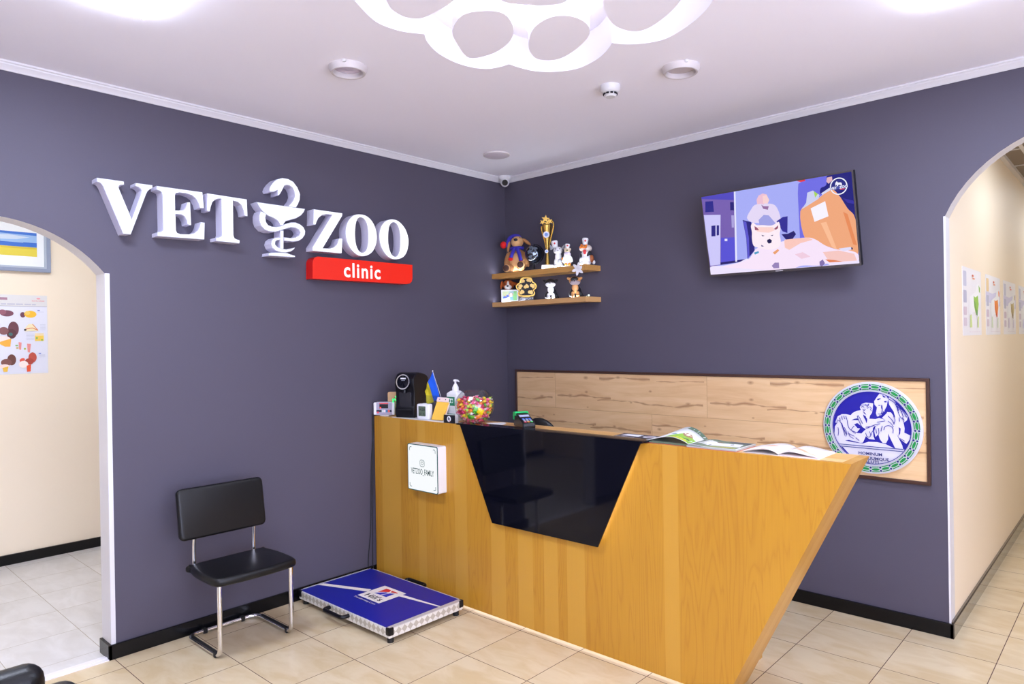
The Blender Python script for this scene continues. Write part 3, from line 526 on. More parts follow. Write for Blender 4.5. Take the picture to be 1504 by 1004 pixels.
M_skh = mat('corridor_skirting', (70, 60, 52), 0.12, coat=0.6)  # same black skirting, with the floor's reflection put into its brown colour
sk = MB().box(3.156, 3.171, -0.015, 8.0, 0, 0.075, M_skh)
sk.box(3.156, 3.166, 0.0, 8.0, 0.075, 0.083, M_skh)
struct(sk.build('baseboard_corridor', smooth=0))
# baseboards of the grey walls
struct(MB().box(0.0, 0.015, -3.031, 0.0, 0, 0.076, M_black, 0.002, 1).box(-0.134, 0.015, -3.031, -3.016, 0, 0.0765, M_black, 0.002, 1).box(0.0, 0.015, -7.0, -4.016, 0, 0.076, M_black).build('baseboard_left', smooth=0))
struct(MB().box(0.0, 3.171, -0.015, 0.0, 0, 0.0765, M_black, 0.002, 1).box(4.34, 6.2, -0.015, 0.0, 0, 0.0765, M_black).build('baseboard_back', smooth=0))
# cornice
cp = [(0.0, 0.0), (0.006, 0.0), (0.010, 0.008), (0.026, 0.024), (0.028, 0.030), (0.034, 0.034), (0.034, 0.042), (0.0, 0.042)]
mc = MB()
mc.prism(cp, lambda u, v, d: (u, d, 2.903 + v), -7.0, 0.0, M_trimw)
struct(mc.build('trim_cornice_left', smooth=20))
mc = MB().prism(cp, lambda u, v, d: (d, -u, 2.903 + v), 0.0, 6.2, M_trimw)
struct(mc.build('trim_cornice_back', smooth=20))

# ceiling with a paw-shaped recess
def st(s, t): return (1.89 + (s + t) * 0.70711, -1.92 + (t - s) * 0.70711)
def crom(p, n=5, closed=True):
    out = []; k = len(p)
    for i in range(k if closed else k - 1):
        if closed: a, b, c, d = p[i - 1], p[i], p[(i + 1) % k], p[(i + 2) % k]
        else: a, b, c, d = p[max(i - 1, 0)], p[i], p[i + 1], p[min(i + 2, k - 1)]
        for j in range(n):
            t = j / n
            out.append(tuple(0.5 * (2 * b[q] + (c[q] - a[q]) * t + (2 * a[q] - 5 * b[q] + 4 * c[q] - d[q]) * t * t + (3 * b[q] - a[q] - 3 * c[q] + d[q]) * t ** 3) for q in (0, 1)))
    if not closed: out.append(p[-1])
    return out
lobes = [[(.70, -.52), (.66, -.60), (.55, -.68), (.45, -.695), (.332, -.666), (.20, -.63), (.122, -.591), (.058, -.512), (.031, -.417)],
         [(.031, -.417), (-.051, -.409), (-.161, -.373), (-.264, -.305), (-.33, -.225), (-.355, -.141), (-.329, -.074), (-.296, -.033)],
         [(-.296, -.033), (-.345, .028), (-.388, .115), (-.389, .218), (-.346, .315), (-.245, .383), (-.15, .414), (-.054, .426)],
         [(-.054, .426), (-.068, .495), (-.054, .585), (-.004, .664), (.119, .723), (.26, .755), (.40, .75), (.53, .71), (.63, .64)],
         [(.63, .64), (.80, .62), (1.0, .57), (1.13, .42), (1.16, .22), (1.12, .05), (1.14, -.12), (1.12, -.32), (1.0, -.47), (.85, -.53), (.70, -.52)]]
outl = []
for l in lobes: outl += crom(l, 5, False)[:-1]
PAW = [st(*p) for p in outl]
TOES = [[(.333, -.541), (.261, -.53), (.202, -.495), (.178, -.455), (.185, -.407), (.251, -.339), (.336, -.272), (.43, -.245), (.53, -.265), (.60, -.33), (.62, -.42), (.58, -.50), (.48, -.55), (.40, -.56)],
        [(.065, -.294), (.211, -.243), (.247, -.145), (.223, -.075), (.132, -.037), (.034, -.027), (-.071, -.05), (-.168, -.11), (-.223, -.19), (-.207, -.238), (-.072, -.276)],
        [(-.035, .046), (.10, .061), (.195, .124), (.202, .209), (.134, .283), (.036, .309), (-.069, .291), (-.182, .243), (-.246, .185), (-.238, .103), (-.145, .057)],
        [(.34, .316), (.228, .348), (.135, .394), (.083, .448), (.064, .513), (.105, .563), (.218, .607), (.344, .627), (.44, .61), (.52, .54), (.55, .45), (.52, .36), (.43, .31)]]
PADP = [(.327, -.083), (.299, .005), (.295, .087), (.323, .166), (.45, .205), (.62, .26), (.78, .42), (.92, .42), (1.0, .26), (.96, .06), (.98, -.12), (.93, -.30), (.78, -.33), (.60, -.20), (.44, -.15)]
rect = [(0, -7), (6.2, -7), (6.2, 0), (0, 0)]
fC = lambda u, v, d: (u, v, d)
tris = tessellate_polygon([[Vector((x, y, 0)) for x, y in rect], [Vector((x, y, 0)) for x, y in PAW]])
allp = rect + PAW
mc = MB(); mc.add([(x, y, ZC) for x, y in allp], [tuple(t) for t in tris], M_ceil)
n = len(PAW)
mc.add([(x, y, ZC) for x, y in PAW] + [(x, y, 3.10) for x, y in PAW], [(i, (i + 1) % n, n + (i + 1) % n, n + i) for i in range(n)], M_ceil)
tt = tessellate_polygon([[Vector((x, y, 0)) for x, y in PAW]])
mc.add([(x, y, 3.10) for x, y in PAW], [tuple(t) for t in tt], M_ceil)
mc.add([(-0.13, -7.1, 3.12), (6.3, -7.1, 3.12), (6.3, 0.1, 3.12), (-0.13, 0.1, 3.12)], [(0, 1, 2, 3)], M_ceil)
struct(mc.build('ceiling', smooth=30, fixn=False))
paw = thing('paw_ceiling_light', 'large white paw print shaped ceiling light with glowing edges around its toes', 'ceiling light', (1.95, -2.0, ZC))
for nm, pts in [('toe_panel', t) for t in TOES] + [('pad_panel', PADP)]:
    q = [st(*p) for p in crom(pts, 3)]
    o = W(MB().prism(q, fC, 3.098, ZC, M_ceil), nm, paw, smooth=30)
    cx = sum(p[0] for p in q) / len(q); cy = sum(p[1] for p in q) / len(q)
    def off(p, d):
        v = Vector((p[0] - cx, p[1] - cy)); v = v * (1 + d / v.length); return (cx + v.x, cy + v.y)
    a = [off(p, 0.004) for p in q]; b = [off(p, 0.013) for p in q]
    sb = MB(); k = len(q)
    vs = [(x, y, 3.045) for x, y in b] + [(x, y, 3.060) for x, y in b] + [(x, y, 3.060) for x, y in a] + [(x, y, 3.045) for x, y in a]
    fs = []
    for r_ in range(4):
        r2 = (r_ + 1) % 4
        fs += [(r_ * k + i, r_ * k + (i + 1) % k, r2 * k + (i + 1) % k, r2 * k + i) for i in range(k)]
    sb.add(vs, fs, M_ledp)
    W(sb, 'led_strip', o, smooth=0)

# square ceiling panels
def panel(x, y, label, m=None):
    t = thing('ceiling_panel_light', label, 'ceiling light', (x, y, ZC), 0, 'square ceiling panels')
    MB().box(-.3, .3, -.3, .3, -.008, 0.0, M_white, .002, 1).build('frame', None, t)
    MB().box(-.290, .290, -.290, .290, -.022, -.0082, m or M_panel).build('diffuser', None, t, smooth=0)
panel(0.947 + .30, -3.137 - .30, 'glowing square ceiling panel near the sign wall, cut by the top frame edge')
panel(3.256 + .30, -0.966 - .30, 'glowing square ceiling panel near the right arch, cut by the top frame edge')
panel(3.7, -3.6, 'added unseen glowing square ceiling panel in the middle of the waiting room', M_panel2)  # this and the next two are out of view, added as fill light
panel(3.0, -5.6, 'added unseen glowing square ceiling panel at the end of the waiting room opposite the counter', M_panel2)
panel(5.3, -5.0, 'added unseen glowing square ceiling panel in the far corner of the waiting room', M_panel2)

def ceiling_ring(x, y, label, lens):
    t = thing('downlight', label, 'downlight', (x, y, ZC), R(-45), 'round ceiling downlights')
    MB().lathe([(.094, 0), (.092, -.012), (.082, -.030), (.074, -.030), (.070, -.026), (.068, -.004), (.068, 0)], M_ring, 40, cap=False).build('ring', None, t)
    MB().lathe([(.068, -.006), (.05, -.010), (.02, -.012), (.001, -.012)], lens, 36, cap=False).build('lens', None, t)
    for s in (-1, 1):
        MB().box(s * .098 - .006, s * .098 + .006, -.008, .008, -.012, 0, M_white, .002, 1).build('clip', None, t)
ceiling_ring(1.075, -2.26, 'round recessed downlight with a shiny patterned lens, before the sign wall', mat('shiny_lens', (205, 190, 205), .15, .3))
ceiling_ring(2.235, -1.10, 'round recessed downlight with a plain dull lens, above the counter', mat('dull_lens', (196, 186, 190), .5))
t = thing('ceiling_speaker', 'flat round white ceiling speaker close to the corner of the room', 'speaker', (0.482, -0.598, ZC))
MB().lathe([(.097, 0), (.096, -.008), (.088, -.012)], M_ring, 40).build('rim', None, t)
MB().lathe([(.087, -.011), (.06, -.016), (.001, -.018)], mat('speaker_grille', (206, 198, 210), .7), 36, cap=False).build('grille', None, t)
t = thing('smoke_detector', 'small white smoke detector with dark slots on the ceiling', 'smoke detector', (1.842, -1.142, ZC))
MB().lathe([(.052, 0), (.052, -.022), (.044, -.036), (.036, -.040)], M_white, 36).build('body', None, t)
MB().lathe([(.032, -.040), (.034, -.052), (.026, -.060), (.001, -.061)], M_white, 30, cap=False).build('cap', None, t)
for k in range(10):
    a = 2 * PI * (k + .3) / 10
    MB().box(-.007, .007, -.003, .003, -.050, -.042, M_plasb, M=Matrix.Rotation(a, 4, 'Z') @ Matrix.Translation((0, -.0355, 0))).build('slot', None, t, smooth=0)
t = thing('security_camera', 'small white dome security camera in the ceiling corner', 'camera', (0.062, -0.062, ZC), R(45))
MB().lathe([(.052, 0), (.052, -.012), (.044, -.026), (.038, -.034)], M_white, 32).build('base', None, t)
MB().ell((0, -.004, -.046), (.037, .037, .040), M_white).build('eye_housing', None, t)
MB().cyl((0, -.028, -.054), (0, -.0425, -.060), .024, M_plasb, 24).build('camera_lens', None, t)

# ------------------------------------------------------------------ sign letters on the left wall
def letter(nm, key, label, hole=None, rootkey=None):
    pts = D[key]; yc = sum(p[0] for p in pts) / len(pts); zb = min(p[1] for p in pts)
    t = thing('sign_letter', label, 'sign letter', (0.0, yc, zb), 0, 'illuminated sign letters')
    sm = lambda l: crom(l, 3) if hole else l
    q = [(p[0] - yc, p[1] - zb) for p in sm(pts)]; h = [(p[0] - yc, p[1] - zb) for p in sm(D[hole])] if hole else None
    fn = lambda u, v, d: (d, u, v)
    MB().prism(q, fn, 0.001, 0.077, M_rim, hole=h, mside=M_lside).build('letter_body', None, t, smooth=25)
    MB().prism(inset(q, .0022), fn, 0.077, 0.080, M_letter, hole=inset(h, -.0022) if h else None).build('lit_face', None, t, smooth=25)
letter('V', 'V', 'big white serif letter V at the start of the wall sign')
letter('E', 'E', 'big white serif letter E between the V and the T')
letter('T', 'T', 'big white serif letter T before the snake and bowl')
letter('Z', 'Z', 'big white serif letter Z after the snake and bowl')
letter('O', 'O1o', 'big white serif letter O right after the Z', 'O1i')
letter('O', 'O2o', 'big white serif letter O that ends the wall sign', 'O2i')
t = thing('bowl_and_snake_sign', 'white raised sign of a snake winding round a footed bowl', 'sign', (0, -1.95, 2.15))
fn = lambda u, v, d: (d, u, v)
def raised(nm, keys, d0=0.0, sm=False):
    mb = MB(); mf = MB()
    for key in keys:
        q = D[key]
        mb.prism(q, fn, 0.001, 0.077 + d0, M_rim, mside=M_lside); mf.prism(inset(q, .0032), fn, 0.077 + d0, 0.080 + d0, M_letter)
    o = W(mb, nm, t, smooth=25); W(mf, 'lit_face', o, smooth=25)
raised('snake', ['s1', 's2', 's3'], 0.004); raised('bowl', ['bowl']); raised('stem', ['stem'], -0.0008); raised('foot', ['foot'], -0.0004)
t = thing('clinic_sign_box', 'red sign box reading clinic below the last letters', 'sign', (0, -1.46, 2.01))
M_red = mat('lit_red_face', (70, 6, 4), .35, emit=0.9, ergb=(250, 42, 20))
M_redd = mat('red_sign_side', (196, 16, 10), .4)
W(MB().prism(D['clinic'], fn, 0.001, 0.078, M_redd), 'box_body', t, smooth=40)
W(MB().prism(D['clinic'], fn, 0.078, 0.080, M_red), 'lit_face', t, smooth=40)
a = Art(lambda u, v, d: (0.0802 + d, u, v)); a.text('clinic', -1.635, 2.0345, 0.1315, M_letter, 0.0028, width=0.292, spacing=1.16)
W(a.mb, 'clinic_lettering', t, smooth=0, fixn=False, weld=False)

# ------------------------------------------------------------------ television
t = bpy.data.objects.new('television', None); COL.objects.link(t)
tag(t, 'wall-mounted flat television tilted down, showing a dog, hung high on the back wall', 'television')
ux = Vector((0.99731, -0.07255, -0.01083)); uz = Vector((-0.00535, -0.21922, 0.97566)); un = Vector((-0.07316, -0.97297, -0.21902))
rot = Matrix((ux, -un, uz)).transposed()
t.matrix_world = Matrix.Translation((1.867, -0.08, 1.988)) @ rot.to_4x4()
TW, TH = 0.924, 0.516
M_bez = mat('tv_bezel', (78, 72, 74), .35, .4)
MB().box(0, TW, 0.0, 0.030, 0, TH, M_plasb, .004, 2).build('housing', None, t)
fr = rrect_pts(0, 0, TW, TH, .004, 3); hl = [(.0085, .014), (TW - .0085, .014), (TW - .0085, TH - .0085), (.0085, TH - .0085)]
MB().prism(fr, lambda u, v, d: (u, -d, v), 0.0, 0.006, M_bez, hole=hl).build('bezel', None, t, smooth=0)
MB().box(.44, .485, -.0068, -.006, .004, .0085, mat('badge', (190, 185, 190), .4)).build('badge', None, t, smooth=0)
MB().box(.25, .67, .030, .055, .12, .40, M_plasb, .006, 2).build('rear_cover', None, t)
a = Art(lambda u, v, d: (u, -0.002 - d, v), emit=1.0, step=0.00006)
a.rect(.006, .010, TW - .006, TH - .006, (166, 172, 246))
def clipp(p): return (min(max(p[0], .0065), TW - .0065), min(max(p[1], .0105), TH - .0065))
for c, pts in D['tv']:
    q = pts if len(pts) < 9 else crom(pts, 4)
    a.poly([clipp(p) for p in q], c)
a.ring(.8435, .442, .043, .006, (240, 240, 255)); a.ell(.8435, .448, .039, .030, (40, 45, 130))
a.poly([(.826, .446), (.828, .462), (.836, .470), (.842, .462), (.858, .460), (.862, .452), (.860, .440), (.856, .440), (.853, .449), (.842, .449), (.840, .440), (.835, .440), (.834, .452)], (240, 240, 255))
a.rect(.800, .428, .886, .443, (70, 80, 170)); a.text('VET', .800, .4285, .019, (245, 245, 255), .0006); a.text('ZOO', .846, .4285, .019, (245, 245, 255), .0006)
a.rect(.850, .4215, .874, .4265, (235, 70, 90))
a.build('screen', t)
m = MB().box(.30, .60, .055, .068, .10, .40, M_plasb).box(.36, .54, .068, .13, .12, .16, M_plasb)
m.build('wall_bracket', None, t, smooth=0)

# ------------------------------------------------------------------ wooden wall panel and round emblem
t = thing('wall_panel', 'long knotty pale wood panel in a dark brown frame on the back wall', 'wall panel', (1.59, -0.0, 0.79))
W(MB().box(.112, 3.066, -.012, 0, .800, 1.352, M_boards), 'board', t, smooth=0)
mm = MB()
for b in ((.103, 3.077, 1.345, 1.362), (.103, 3.077, .791, .809)): mm.box(b[0], b[1], -.022, 0, b[2], b[3], M_frameb, .002, 1)
for b in ((.103, .119), (3.060, 3.077)): mm.box(b[0], b[1], -.0218, 0, .792, 1.361, M_frameb, .002, 1)
W(mm, 'frame', t, smooth=0)
BL = (22, 16, 142); WH = (206, 203, 214); GR = (14, 138, 62)
ex, ez, er = 2.789, 1.080, .2565
t = thing('round_emblem', 'round white plaque with a blue scene of a man and horse inside a green wreath', 'emblem', (ex, -.012, ez - er))
W(MB().lathe([(er, 0), (er, .007)], mat('emblem_white', WH, .4), 72, Matrix.Translation((ex, -.0125, ez)) @ Matrix.Rotation(R(90), 4, 'X')), 'plaque', t, smooth=30)
a = Art(lambda u, v, d: (ex + u * er, -.0197 - d, ez + v * er), step=0.00012)
E_ = D['em']
a.ell(0, 0, .785, .785, BL, n=72)
for k in ('ground', 'man', 'horse'): a.poly(E_[k], WH)
a.poly(E_['seg'], WH)
for p in E_['blue']: a.poly(p, BL)
for p in E_['str']: a.stroke(crom(p, 4, False), .013, BL)
for p in E_['lines']: a.stroke(p, .016, (34, 48, 130))
a.ring(0, 0, .785, .014, BL, 72)
for k in range(28):
    an = 2 * PI * (k + .5) / 28
    def rp(r_, w): return (r_ * math.cos(an + w), r_ * math.sin(an + w))
    c = rp(.893, 0); a.ell(c[0], c[1], .027, .080, GR, an)
    for s in (-1, 1):
        r0 = .893 + s * .056
        a.stroke([rp(r0 - s * .006 * (1 if s > 0 else 1), w) for w in (-.082, -.04, 0, .04, .082)], .019, GR)
    a2 = 2 * PI * k / 28
    for r0 in (.857, .929): a.ell(r0 * math.cos(a2), r0 * math.sin(a2), .0215, .0215, (24, 20, 112), n=12)
for tx_, ty_, tw_ in (('HOMINUM', -.585, .47), ('ANIMALIUMQUE', -.683, .74), ('SALUTI', -.757, .33)): a.text(tx_, 0.0, ty_, .088, (34, 42, 112), .0025, 'c', width=tw_)
W(a.mb, 'emblem_print', t, smooth=0, fixn=False, weld=False)

# ------------------------------------------------------------------ reception counter
YF = -1.37
t = thing('reception_counter', 'long orange wood reception counter with a slanted end and a black glass centre', 'reception counter', (1.5, -1.25, 0))
fY = lambda u, v, d: (u, d, v)
W(MB().prism([(.02, .013), (2.552, .013), (3.084, 1.10), (.02, 1.10)], fY, -1.345, YF, M_wood), 'front_panel', t, smooth=0)
W(MB().prism([(.02, 1.072), (3.0300, 1.072), (3.0437, 1.10), (.02, 1.10)], fY, -1.127, -1.3452, M_woodtop), 'countertop', t, smooth=0)
W(MB().prism([(2.506, .0), (2.545, .0), (3.0830, 1.10), (3.0440, 1.10)], fY, -1.127, -1.3452, M_woodend), 'end_panel', t, smooth=0)
W(MB().box(.02, 2.50, -1.3448, -.80, .715, .745, M_woodtop), 'worktop', t, smooth=0)
W(MB().box(2.47, 2.50, -1.3448, -.856, 0, .714, M_woodend), 'side_panel', t, smooth=0)
W(MB().box(.02, .05, -1.3448, -.80, 0, .714, M_woodend), 'side_panel', t, smooth=0)
gp = [(.91, 1.112), (2.162, 1.112), (1.901, .563), (1.168, .562)]
g = W(MB().prism(gp, fY, -1.398, -1.406, M_glassb).box(.882, 2.170, -1.4055, -1.318, 1.1035, 1.1125, M_glassb), 'black_glass_panel', t, smooth=0)
def strip(p, q, nm, m, w=.010, y0=-1.3915, y1=-1.3975):
    p = Vector((p[0], 0, p[1])); q = Vector((q[0], 0, q[1])); d = (q - p).normalized(); nn = Vector((-d.z, 0, d.x)) * w / 2
    vs = [p + nn, q + nn, q - nn, p - nn]
    W(MB().add([(v.x, y0, v.z) for v in vs] + [(v.x, y1, v.z) for v in vs], [(0, 1, 2, 3), (7, 6, 5, 4), (0, 4, 5, 1), (1, 5, 6, 2), (2, 6, 7, 3), (3, 7, 4, 0)], m), nm, t, smooth=0)
strip((2.092, 1.06), (1.872, .60), 'led_strip', M_ledw); strip((.978, 1.06), (1.200, .60), 'led_strip', M_ledw)
W(MB().box(.70, 2.46, -1.339, -1.331, .013, .017, M_ledf), 'led_strip', t, smooth=0)

# light box with the clinic's account name
t = thing('light_box_sign', 'white square light box sign with teal lettering on the counter front', 'sign', (.604, YF, .67))
W(MB().prism(rrect_pts(.461, .670, .747, .960, .012, 6), fY, YF, -1.437, M_white), 'box_body', t, smooth=40)
TE = (8, 84, 82)
W(MB().prism(rrect_pts(.461, .670, .747, .960, .012, 6), fY, -1.437, -1.440, mat('teal_edge', (30, 92, 92), .4)), 'teal_edge', t, smooth=40)
a = Art(lambda u, v, d: (u, -1.4401 - d, v), step=.00015)
M_lb = mat('lit_white_face', (30, 32, 34), .4, emit=.97, ergb=(250, 253, 255))
a.rrect(.466, .675, .742, .955, .010, M_lb)
for (cx, cz, sx, sz) in ((.481, .940, 1, -1), (.727, .940, -1, -1), (.481, .692, 1, 1), (.727, .692, -1, 1)):
    a.stroke([(cx, cz + sz * .022), (cx, cz + sz * .006), (cx + sx * .006, cz), (cx + sx * .020, cz)], .004, TE)
a.stroke(rrect_pts(.5825, .826, .6235, .867, .011, 4), .0032, TE, True); a.ring(.603, .8465, .0095, .0030, TE, 24); a.ell(.6145, .8585, .0022, .0022, TE)
a.text('VETZOO_FAMILY', .604, .776, .050, (4, 66, 64), .0004, 'c', width=.218)
W(a.mb, 'lit_face', t, smooth=0, fixn=False, weld=False)

# cords hanging beside the counter
def cord(label, pts):
    o = MB().tube(crom3(pts), .003, M_rubber, 8).build('power_cord', None, None); tag(o, label, 'cord', None)
def crom3(p, n=6):
    xy = crom([(q[0], q[1]) for q in p], n, False); xz = crom([(q[0], q[2]) for q in p], n, False)
    return [(a_[0], a_[1], b_[1]) for a_, b_ in zip(xy, xz)]
cord('thick black cord hanging straight down the grey wall beside the counter', [(.008, -1.378, 1.11), (.008, -1.379, .8), (.008, -1.388, .4), (.010, -1.395, .10), (.03, -1.40, .006)])
cord('thin black cord hanging in a slack curve down the grey wall', [(.006, -1.376, 1.115), (.006, -1.372, 1.0), (.006, -1.392, .75), (.006, -1.405, .35), (.006, -1.43, .09), (.03, -1.42, .006)])
# ------------------------------------------------------------------ black chair with chrome tube frame
def slab(outline, z0, z1, bev, m, seg=4, crown=0.0):
    bm = bmesh.new()
    vs = [bm.verts.new((x, y, z0)) for x, y in outline]
    f = bm.faces.new(vs)
    r = bmesh.ops.extrude_face_region(bm, geom=[f])
    for e in r['geom']:
        if isinstance(e, bmesh.types.BMVert): e.co.z = z1
    bmesh.ops.recalc_face_normals(bm, faces=bm.faces)
    ed = [e for e in bm.edges if abs(e.verts[0].co.z - e.verts[1].co.z) < 1e-6]
    bmesh.ops.bevel(bm, geom=ed, offset=bev, segments=seg, affect='EDGES', profile=0.5)
    return MB().bm(bm, m)

t = thing('visitor_chair', 'black padded visitor chair on a chrome tube frame against the grey wall', 'chair', (.30, -2.47, 0))
seat = [(.205, -2.690), (.235, -2.712), (.33, -2.728), (.45, -2.730), (.53, -2.722), (.562, -2.700), (.575, -2.60), (.578, -2.50), (.575, -2.40), (.562, -2.300), (.53, -2.278), (.45, -2.270), (.33, -2.272), (.235, -2.288), (.205, -2.310)]
o = W(slab(crom(seat, 3), .408, .452, .017, M_leather), 'seat', t, smooth=60)
bk = rrect_pts(-2.757, 0, -2.283, .268, .028, 5)
bm_ = slab(bk, -.019, .019, .013, M_leather)
lean = Matrix.Translation((.222, 0, .582)) @ Matrix.Rotation(R(-9), 4, 'Y') @ Matrix(((0, 0, 1, 0), (1, 0, 0, 0), (0, 1, 0, 0), (0, 0, 0, 1)))
bm_.v = [tuple(lean @ Vector(v)) for v in bm_.v]
o = W(bm_, 'backrest', t, smooth=60)
YA, YB = -2.650, -2.252
for y, yi in ((YA, -2.60), (YB, -2.30)):
    s_ = 1 if y == YA else -1
    W(MB().tube([(.25, y + s_ * .03, .398), (.42, y + s_ * .03, .398), (.436, y, .385), (.436, y, .0135), (.30, y, .0135)], .0125, M_chrome, 16, .05, 7), 'leg', t)
    yb = -2.668 if y == YA else -2.335
    W(MB().tube([(.34, yb + s_ * .02, .40), (.185, yb, .40), (.178, yb, .50), (.190, yb, .60)], .0105, M_chrome, 14, .05, 7), 'back_upright', t)
W(MB().tube([(.30, YA, .0135), (.046, YA, .0135), (.046, YB, .0135), (.30, YB, .0135)], .0125, M_chrome, 16, .06, 8), 'base_tube', t)
for y in (YA, YB):
    W(MB().tube([(.11, y, .0225), (.395, y, .0225)], .0095, M_rubber, 10).box(.385, .405, y - .015, y + .015, .001, .030, M_rubber, .003, 1), 'floor_glide', t)
for y in (YA + .09, YB - .09):
    W(MB().box(.031, .061, y - .012, y + .012, .001, .029, M_rubber, .003, 1), 'clip', t)

# ------------------------------------------------------------------ armchair at the lower frame corner
t = thing('armchair', 'black leather tub armchair with rounded back and arms, cut by the bottom frame corner', 'armchair', (2.0, -4.07, 0))
W(MB().box(1.690, 1.785, -4.40, -3.715, .12, .765, M_leather, .045, 5), 'backrest', t, smooth=60)
for y0, y1 in ((-3.80, -3.645), (-4.475, -4.32)):
    W(MB().box(1.752, 2.36, y0, y1, .12, .715, M_leather, .05, 5), 'arm', t, smooth=60)
W(MB().box(1.79, 2.34, -4.315, -3.805, .22, .43, M_leather, .045, 5), 'seat_cushion', t, smooth=60)
for x in (1.80, 2.30):
    for y in (-4.40, -3.72): W(MB().cyl((x, y, 0), (x, y, .135), .02, M_rubber), 'leg', t)

# ------------------------------------------------------------------ animal floor scale
t = thing('floor_scale', 'blue topped aluminium animal scale lying on the floor by the counter', 'scale', (.51, -1.717, 0))
X0, X1, Y0, Y1, ZT = .060, .962, -1.985, -1.450, .085
M_chk = mat('chequer_plate', (196, 192, 186), .4, .3)
nt, b = nodes_of(M_chk)
p_ = geo_pos(nt); s_ = xyz(nt, p_)
hx = mth(nt, 'ADD', s_[0], s_[1])
u_ = mth(nt, 'MULTIPLY', mth(nt, 'ADD', hx, s_[2]), 25.0); v_ = mth(nt, 'MULTIPLY', mth(nt, 'SUBTRACT', hx, s_[2]), 25.0)
ck = mth(nt, 'MODULO', mth(nt, 'ABSOLUTE', mth(nt, 'ADD', mth(nt, 'FLOOR', u_), mth(nt, 'FLOOR', v_))), 2.0)
nt.links.new(mixc(nt, ck, lin((226, 224, 220)), lin((186, 180, 168))), b.inputs['Base Color'])
W(MB().box(X0, X1, Y0, Y1, .032, ZT - .002, M_chk, .003, 1), 'frame', t, smooth=0)
BLU = mat('blue_board', (20, 28, 138), .34, spec=.35)
o = W(MB().box(X0 + .012, X1 - .030, Y0 + .006, Y1 - .006, ZT - .004, ZT, BLU), 'platform_top', t, smooth=0)
M_edge = mat('edge_metal', (206, 204, 206), .35, .4)
W(MB().box(X1 - .03, X1, Y0, Y1, ZT - .002, ZT + .001, M_edge), 'edge_trim', t, smooth=0)
W(MB().box(X0, X0 + .012, Y0, Y1, ZT - .002, ZT + .0012, M_edge).box(X0 + .012, X1 - .03, Y1 - .006, Y1, ZT - .002, ZT + .0011, M_edge), 'edge_trim', t, smooth=0)
a = Art(lambda u, v, d: (u, v, ZT + .0002 + d), step=.00015)
CR = (226, 218, 210)
a.poly([(X0 + .012, -1.860), (X0 + .015, -1.823), (.40, -1.690), (.415, -1.728)], CR)
a.poly([(.61, -1.656), (.61, -1.626), (X1 - .03, -1.597), (X1 - .03, -1.608)], CR)
a.rect(.413, -1.801, .624, -1.598, CR)
a.poly([(.466, -1.692), (.464, -1.624), (.509, -1.622), (.524, -1.650)], (206, 34, 40)); a.poly([(.520, -1.624), (.578, -1.624), (.580, -1.634), (.533, -1.647)], (206, 34, 40))
a.poly([(.463, -1.716), (.518, -1.713), (.535, -1.664), (.512, -1.664)], (34, 44, 170)); a.poly([(.527, -1.713), (.577, -1.714), (.576, -1.645), (.546, -1.660)], (34, 44, 170))
a.text("Hill's", .448, -1.780, .062, (24, 22, 22), .0008, width=.150)
a.text('Transforming Lives', .413, -1.832, .024, CR, 0, width=.208)
W(a.mb, 'platform_print', o, smooth=0, fixn=False, weld=False)
for x, y, sx, sy in ((X0, Y0, 1, 1), (X1, Y0, -1, 1), (X0, Y1, 1, -1), (X1, Y1, -1, -1)):
    W(MB().box(min(x - sx * .004, x + sx * .030), max(x - sx * .004, x + sx * .030), min(y - sy * .004, y + sy * .010), max(y - sy * .004, y + sy * .010), .046, .088, M_plasb, .006, 2)
      .box(min(x - sx * .004, x + sx * .010), max(x - sx * .004, x + sx * .010), min(y - sy * .004, y + sy * .030), max(y - sy * .004, y + sy * .030), .046, .088, M_plasb, .006, 2), 'corner_guard', t)
    W(MB().cyl((x + sx * .03, y + sy * .03, 0), (x + sx * .03, y + sy * .03, .033), .018, M_rubber), 'foot', t)
W(MB().tube([(.40, Y0 + .004, .062), (.40, Y0 - .045, .062), (.59, Y0 - .045, .062), (.59, Y0 + .004, .062)], .0115, M_plasb, 14, .04, 6), 'handle', t)
W(MB().tube([(.40, Y1 - .004, .062), (.40, Y1 + .045, .074), (.58, Y1 + .045, .074), (.58, Y1 - .004, .062)], .0115, M_plasb, 14, .04, 6), 'handle', t)

# ------------------------------------------------------------------ things on the counter
CT = 1.10
# white sheet under the small things
o = MB().box(.205, .725, -1.364, -1.16, CT, CT + .0018, M_paper).build('counter_mat', smooth=0)
tag(o, 'thin white sheet lying under the coffee machine, clock and brochures', 'mat')
B2 = CT + .0018
# weighing display
t = thing('scale_display', 'small grey weight display with a dark red-lit screen at the counter end by the wall', 'display', (.090, -1.338, CT), R(34))
M_grey = mat('grey_plastic', (176, 172, 186), .4)
MB().box(-.062, .062, -.002, .03, .004, .096, M_grey, .008, 3).build('housing', None, t)
for x_ in (-.075, .055): MB().box(x_, x_ + .020, -.006, .02, .008, .092, M_white, .006, 2).build('side_cap', None, t)
MB().box(-.03, .03, .002, .028, 0, .006, M_white).build('base', None, t, smooth=0)
a = Art(lambda u, v, d: (u, -.0022 - d, v))
a.rrect(-.055, .010, .055, .090, .004, (158, 154, 176)); a.rect(-.034, .082, .030, .089, (216, 60, 62)); a.rect(-.033, .052, .029, .081, (16, 14, 22))
a.rect(-.030, .053, -.021, .061, mat('red_digit', (255, 60, 40), .4, emit=1.2))
a.rect(-.055, .026, .053, .041, (44, 46, 66)); a.ell(-.044, .024, .008, .006, (232, 86, 100))
for x, c in ((-.010, (196, 206, 204)), (.004, (224, 212, 216)), (.018, (62, 128, 172)), (.034, (226, 96, 88))): a.rrect(x - .007, .025, x + .007, .042, .003, c)
